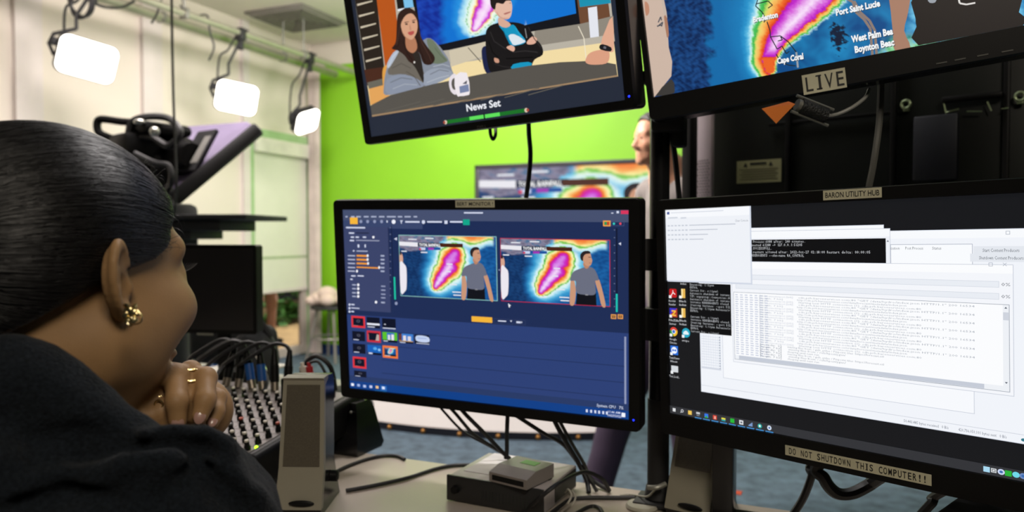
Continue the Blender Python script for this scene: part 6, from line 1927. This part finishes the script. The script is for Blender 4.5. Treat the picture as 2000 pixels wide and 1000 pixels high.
# hooded top
FOLD = .0042
def hoodie_base(P):
    w = FOLD * wobble(P, 46, 1) + .0014 * wobble(P, 120, 2)
    torso = s_cap(P, neck1 + V(0, 0, -.09) - fwd * .01, hip + V(0, 0, .05), .135, .15)
    torso = sm(torso, s_ell(P, chest + V(0, 0, .03), (.20, .16, .22)), .06)
    d = sm(torso, s_chain(P, [neck1 + V(.0, 0, -.055), SHR, ELR], [.075, .062, .055], .03), .06)
    d = sm(d, s_chain(P, [ELR, WRR + (WRR - ELR) * -.12], [.055, .040], .02), .02)
    d = sm(d, s_chain(P, [neck1 + V(.0, 0, -.06), SHL, ELL, WRL + (WRL - ELL) * -.12], [.075, .07, .055, .04], .03), .05)
    # bunched hood round the neck
    ring = s_chain(P, [hw(-.085, .00, -.165), hw(-.07, -.085, -.135), hw(0, -.125, -.115), hw(.075, -.095, -.118), hw(.105, -.035, -.150), hw(.10, .02, -.175), hw(.07, .06, -.21)],
                   [.024, .030, .036, .034, .028, .024, .022], .02)
    ring2 = s_chain(P, [hw(-.06, -.13, -.19), hw(.0, -.15, -.18), hw(.08, -.125, -.185), hw(.12, -.06, -.20)], [.03, .04, .04, .03], .02)
    d = sm(d, sm(ring, ring2, .015), .022)
    bulk = s_chain(P, [atn(240, 925, .475), atn(315, 912, .485), atn(372, 908, .50), atn(415, 930, .51), atn(450, 980, .525), atn(490, 1050, .54)], [.010, .015, .018, .019, .020, .022], .012)
    d = sm(d, bulk, .02)
    col_ = s_chain(P, [atn(-60, 732, .475), atn(30, 745, .475), atn(105, 770, .478), atn(175, 812, .482), atn(240, 862, .488), atn(300, 915, .495)], [.024, .023, .021, .020, .020, .020], .01)
    d = sm(d, col_, .02)
    hole = s_cap(P, hw(0, -.03, -.10), neck1 + V(0, 0, -.02), .062, .066)
    d = smx(d, -hole, .01)
    return d + w * .8
def on_cloth(px, py):
    r = np.array(ray(px, py)); r /= np.linalg.norm(r); o = np.array([0, 0, EYE]); t = .3
    for _ in range(60): t += float(hoodie_base((o + r * t)[None])[0]) * .7
    return o + r * t
FOLDS = []
for pts, rr, sgn in (([(225, 876), (280, 866), (340, 858), (395, 858), (435, 876), (470, 916)], .0085, 1), ([(150, 902), (240, 886), (330, 876), (395, 884), (440, 920)], .0075, -1),
                     ([(140, 930), (240, 908), (330, 898), (390, 908)], .006, 1), ([(405, 905), (455, 938), (500, 972), (540, 1010)], .0065, 1), ([(380, 915), (430, 955), (475, 1000), (500, 1040)], .006, -1),
                     ([(60, 860), (150, 850), (215, 850)], .006, -1), ([(300, 980), (360, 945), (405, 925)], .005, -1), ([(20, 960), (110, 935), (200, 940)], .006, 1), ([(40, 985), (130, 965), (220, 975)], .005, -1)):
    FOLDS.append(([on_cloth(*p) for p in pts], [rr * .6] + [rr] * (len(pts) - 2) + [rr * .5], sgn))
def hoodie(P):
    d = hoodie_base(P)
    for pts, rs, sgn in FOLDS:
        c_ = s_chain(P, pts, rs, .006)
        d = sm(d, c_, .009) if sgn > 0 else smx(d, -c_, .010)
    return d
M_hood = mat('navy_fleece', (.0075, .0100, .0135), .95, vary=.45, vscale=420, bump=1.0, bscale=520, spec=.1, sheen=.05)
body('hooded_top', hoodie, (-.78, .26, .50), (-.06, .96, 1.16), .004, M_hood, woman)
def trousers(P):
    d = s_cap(P, hipR, hipL, .115, .115)
    for h_, k_, a_ in ((hipR, knR, anR), (hipL, knL, anL)):
        d = sm(d, s_chain(P, [h_, k_, a_], [.095, .068, .05], .02), .03)
    return d
body('trousers', trousers, np.minimum.reduce([hipR, hipL, knR, knL, anR, anL]) - .14, np.maximum.reduce([hipR, hipL, knR, knL]) + .14, .012, mat('dark_denim', (.015, .018, .028), .85), woman)
for a_ in (anR, anL): part('shoe', MB().ball(Vector((a_[0] + f2[0] * .06, a_[1] + f2[1] * .06, .04)), (.05, .13, .045), Matrix.Rotation(PHI - PI / 2, 3, 'Z')), M_black, woman)
# nails
mb_n = []
for pts, rs in ((F1, .0072), (F3, .0068), (F4, .0058)):
    tip, dip = pts[3], pts[2]
    ax = (tip - dip) / np.linalg.norm(tip - dip)
    vdir = np.array([0, 0, EYE]) - tip; vdir = vdir - ax * (vdir @ ax)
    side = np.cross(ax, vdir / np.linalg.norm(vdir)); nrm = vdir / np.linalg.norm(vdir)
    nrm = nrm * .97 + side * .25 * 0
    R_ = rmat(Vector(np.cross(ax, nrm)), Vector(ax), Vector(nrm))
    part('fingernail', MB().ball(Vector(tip + nrm * rs * .72 + ax * rs * .15), (rs * .70, rs * .98, rs * .32), R_, 14), mat('nail_pink', '#a98478', .3, coat=.4), woman)
M_gold = mat('gold', (.80, .66, .34), .28, metal=1.0, vary=.2, vscale=300)
def ringp(c, ax, r, th=.0013, stone=None):
    ax = Vector(ax).normalized(); x_ = ax.orthogonal().normalized(); y_ = ax.cross(x_)
    mb = MB().torus(Vector(c), r, th, rmat(x_, y_, ax), 28, 8)
    for i in range(14):
        a = 2 * PI * i / 14
        mb.ball(Vector(c) + (x_ * math.cos(a) + y_ * math.sin(a)) * (r + th * .6), .0011, seg=8)
    if stone is not None: mb.torus(Vector(stone), .0034, .0008, rmat(Vector((1, 0, 0)), Vector((0, 0, 1)), Vector((0, -1, 0))), 18, 6)
    return mb
ax2 = F2[2] - F2[1]
part('ring', ringp(F2[1] + ax2 * .22, ax2, .0106), M_gold, woman)['label'] = 'beaded gold ring, the upper of the two'
part('ring', ringp(F2[1] + ax2 * .66, ax2, .0104), M_gold, woman)['label'] = 'twisted gold ring, the lower of the two'
rp_ = atn(310, 790, .6135)
part('ring', ringp(atn(311, 790, .624), atn(314, 805, .618) - atn(306, 760, .632), .0108, .0010, stone=atn(310, 790, .611)), M_gold, woman)['label'] = 'thin gold ring with a round ornament'
# crumpled gold leaf earring on the right lobe
ec = Vector(atn(258, 611, .516))
mb = MB()
rr_ = np.random.default_rng(3)
for i in range(15):
    a = 2.4 * i; u = i / 14
    p_ = ec + Vector((.0026 * math.cos(a), -.002 + .002 * math.sin(a * 2), .0052 - .0105 * u + .001 * math.sin(a)))
    mb.ball(p_, (.0029, .0009, .0022), Matrix.Rotation(rr_.uniform(-1, 1), 3, 'X') @ Matrix.Rotation(a, 3, 'Y') @ Matrix.Rotation(rr_.uniform(-.9, .9), 3, 'Z'), 10)
mb.tube([ec + Vector((.0035, 0, .002)), ec + Vector((.0065, 0, -.002)), ec + Vector((.006, 0, -.0065)), ec + Vector((.0015, 0, -.008)), ec + Vector((-.002, 0, -.0075))], .0006, 6, smooth=5)
mb.tube([ec + Vector((-.006, .004, -.0075)), ec + Vector((-.0025, .002, -.0095)), ec + Vector((.0, .001, -.008))], .0005, 6, smooth=4)
part('earring', mb, M_gold, woman)['label'] = 'crumpled gold leaf earring'
# stool chair she sits on
sc_ = thing('desk_chair', 'black desk chair under the person in the dark hoodie', 'chair', wb, PHI - PI / 2)
MB().box((0, .12, .44), (.46, .46, .08), bev=.03, seg=3).build('seat', mat('black_fabric', (.016, .017, .017), .8), sc_)
MB().lathe([(.03, .06), (.03, .41)], (0, .12, 0), 14).build('column', M_blackm, sc_)
for i in range(5):
    a = 2 * PI * i / 5
    MB().tube([(0, .12, .08), (.28 * math.cos(a), .12 + .28 * math.sin(a), .05)], .02, 8).ball((.28 * math.cos(a), .12 + .28 * math.sin(a), .03), .03).build('leg', M_blackm, sc_)

# ---------------- standing people further away
def figure(label, loc, heading, head_dir, height, skin, shirt, legs, hair, shorts=False, legpose=((.10, .02), (-.10, .0)), h=.009):
    t = thing('person', label, 'person', loc)
    base = np.array(loc, float); s = height / 1.78
    R2 = rotm(heading); Hd = rotm(head_dir)
    def L(x, y, z): return base + R2 @ np.array([x, y, z]) * s
    hc = L(0, .10, 1.655)
    def hl_(P): return (P - hc) @ Hd / s
    pel = L(0, 0, .95); nk = L(0, .02, 1.49)
    an = [L(legpose[0][0], legpose[0][1], .08), L(legpose[1][0], legpose[1][1], .08)]
    hp = [L(.09, 0, .93), L(-.09, 0, .93)]
    kn = [(hp[i] + an[i]) / 2 + R2 @ np.array([0, .03, .01]) * s for i in (0, 1)]
    sh = [L(.185, -.01, 1.43), L(-.185, -.01, 1.43)]
    el = [L(.245, -.01, 1.14), L(-.245, -.01, 1.14)]
    wr = [L(.25, .05, .90), L(-.25, .05, .90)]
    def skinf(P):
        d = head_sdf(hl_(P)) * s
        d = sm(d, s_cap(P, hc + Hd @ np.array([0, -.02, -.07]) * s, nk, .055 * s, .058 * s), .03)
        d = sm(d, s_cap(P, nk, pel, .09 * s, .10 * s), .06)
        for i in (0, 1):
            d = sm(d, s_chain(P, [nk, sh[i], el[i], wr[i]], [.05 * s, .048 * s, .038 * s, .027 * s], .02), .03)
            hd_ = (wr[i] - el[i]); hd_ /= np.linalg.norm(hd_)
            d = sm(d, s_ell(P, wr[i] + hd_ * .06 * s, (.035 * s, .035 * s, .05 * s)), .02)
            for k in range(4):
                o_ = R2 @ np.array([0, -.024 + .016 * k, 0]) * s
                d = sm(d, s_cap(P, wr[i] + hd_ * .09 * s + o_, wr[i] + hd_ * (.165 - .008 * abs(k - 1.5)) * s + o_ * .9 + R2 @ np.array([-.015 * (1 - 2 * i), .01, 0]) * s, .009 * s, .007 * s), .004)
            d = sm(d, s_cap(P, wr[i] + hd_ * .04 * s, wr[i] + hd_ * .10 * s + R2 @ np.array([0, .045, 0]) * s, .011 * s, .009 * s), .008)
            d = sm(d, s_chain(P, [hp[i], kn[i], an[i]], [.085 * s, .058 * s, .040 * s], .03), .04)
        return d
    lo_, hi_ = base + np.array([-.62, -.62, .0]) * s, base + np.array([.62, .62, 1.86]) * s
    body('body', skinf, lo_, hi_, h, skin, t)
    def shirtf(P):
        d = s_cap(P, L(0, -.01, 1.36), L(0, 0, .94), .135 * s, .125 * s)
        d = sm(d, s_cap(P, sh[0], sh[1], .075 * s, .075 * s), .06)
        for i in (0, 1): d = sm(d, s_chain(P, [sh[i], sh[i] + (el[i] - sh[i]) * .72], [.072 * s, .066 * s], .02), .03)
        d = sm(d, s_cap(P, L(0, -.02, 1.47), L(0, -.02, 1.51), .068 * s, .066 * s), .012)
        d = smx(d, -s_cap(P, L(0, 0, 1.5), L(0, .0, 1.62), .058 * s, .06 * s), .006)
        return d + .003 * wobble(P, 30, 3)
    body('shirt', shirtf, lo_, hi_, h, shirt, t)
    def legf(P):
        d = s_cap(P, L(.05, 0, .95), L(-.05, 0, .95), .125 * s, .125 * s)
        for i in (0, 1):
            e_ = kn[i] if shorts else an[i] + np.array([0, 0, -.03])
            pts = [hp[i], hp[i] + (kn[i] - hp[i]) * .45] if shorts else [hp[i], kn[i], e_]
            d = sm(d, s_chain(P, pts, [.105 * s, .082 * s] if shorts else [.105 * s, .078 * s, .062 * s], .03), .04)
        return d + .004 * wobble(P, 24, 5)
    body('shorts' if shorts else 'trousers', legf, lo_, hi_, h * 1.3, legs, t)
    def hairf(P):
        l = hl_(P); q = np.stack([np.abs(l[:, 0]), l[:, 1], l[:, 2]], 1)
        d = s_ell(q, (0, -.014, .034), (.0725, .093, .080)) - .008
        m = np.maximum(q[:, 1] - np.interp(q[:, 2], [-.06, -.02, .03, .07, .1], [-.04, -.015, .02, .055, .08]), -.075 - q[:, 2])
        d = smx(d, m * .8, .008)
        return (d + .002 * wobble(l, 160, 2)) * s
    body('hair', hairf, hc - .16, hc + .16, h * .6, hair, t)
    for i in (0, 1):
        c_ = an[i] + R2 @ np.array([0, .06, -.035]) * s
        part('shoe', MB().ball(Vector(c_), (.05 * s, .135 * s, .045 * s), rmat(Vector(R2[:, 0]), Vector(R2[:, 1]), Vector(R2[:, 2]))), M_black, t)
    for sx in (.031, -.031): part('eye', MB().ball(Vector(hc + Hd @ np.array([sx, .0805, 0.0]) * s), (.0075 * s, .0075 * s, .006 * s), seg=10), mat('eye_dark', '#2a1c16', .2), t)
    return t
mp_ = at(1268, 285, 3.05)
figure('man in a grey polo shirt standing behind the monitor pole, looking left', (mp_.x + .115, mp_.y + .03, 0), (-.93, -.36, 0), (-.93, -.30, -.05), (mp_.z + .15) * 1.0,
       skin_mat('skin_light', '#c48f74', .45), mat('grey_polo', '#77706e', .9, bump=.4, bscale=500), mat('purple_grey_trousers', '#4d3f54', .9), hair_mat('hair_brown', '#1a0f0b', .55), legpose=((.12, .34), (-.10, -.05)))
op = on_a(513, 640, -.8)
figure('person in shorts standing outdoors, one bare leg showing below the door shade', (op.x + .09 * VX * 0, op.y, 0), (VX, VY, 0), (VX, VY, 0), 1.72,
       skin_mat('skin_pink', '#c9988a', .5), mat('white_shirt', '#d8d4cc', .9), mat('tan_shorts', '#8a7350', .9), hair_mat('hair_dark', '#1c1412', .5), shorts=True, h=.012)
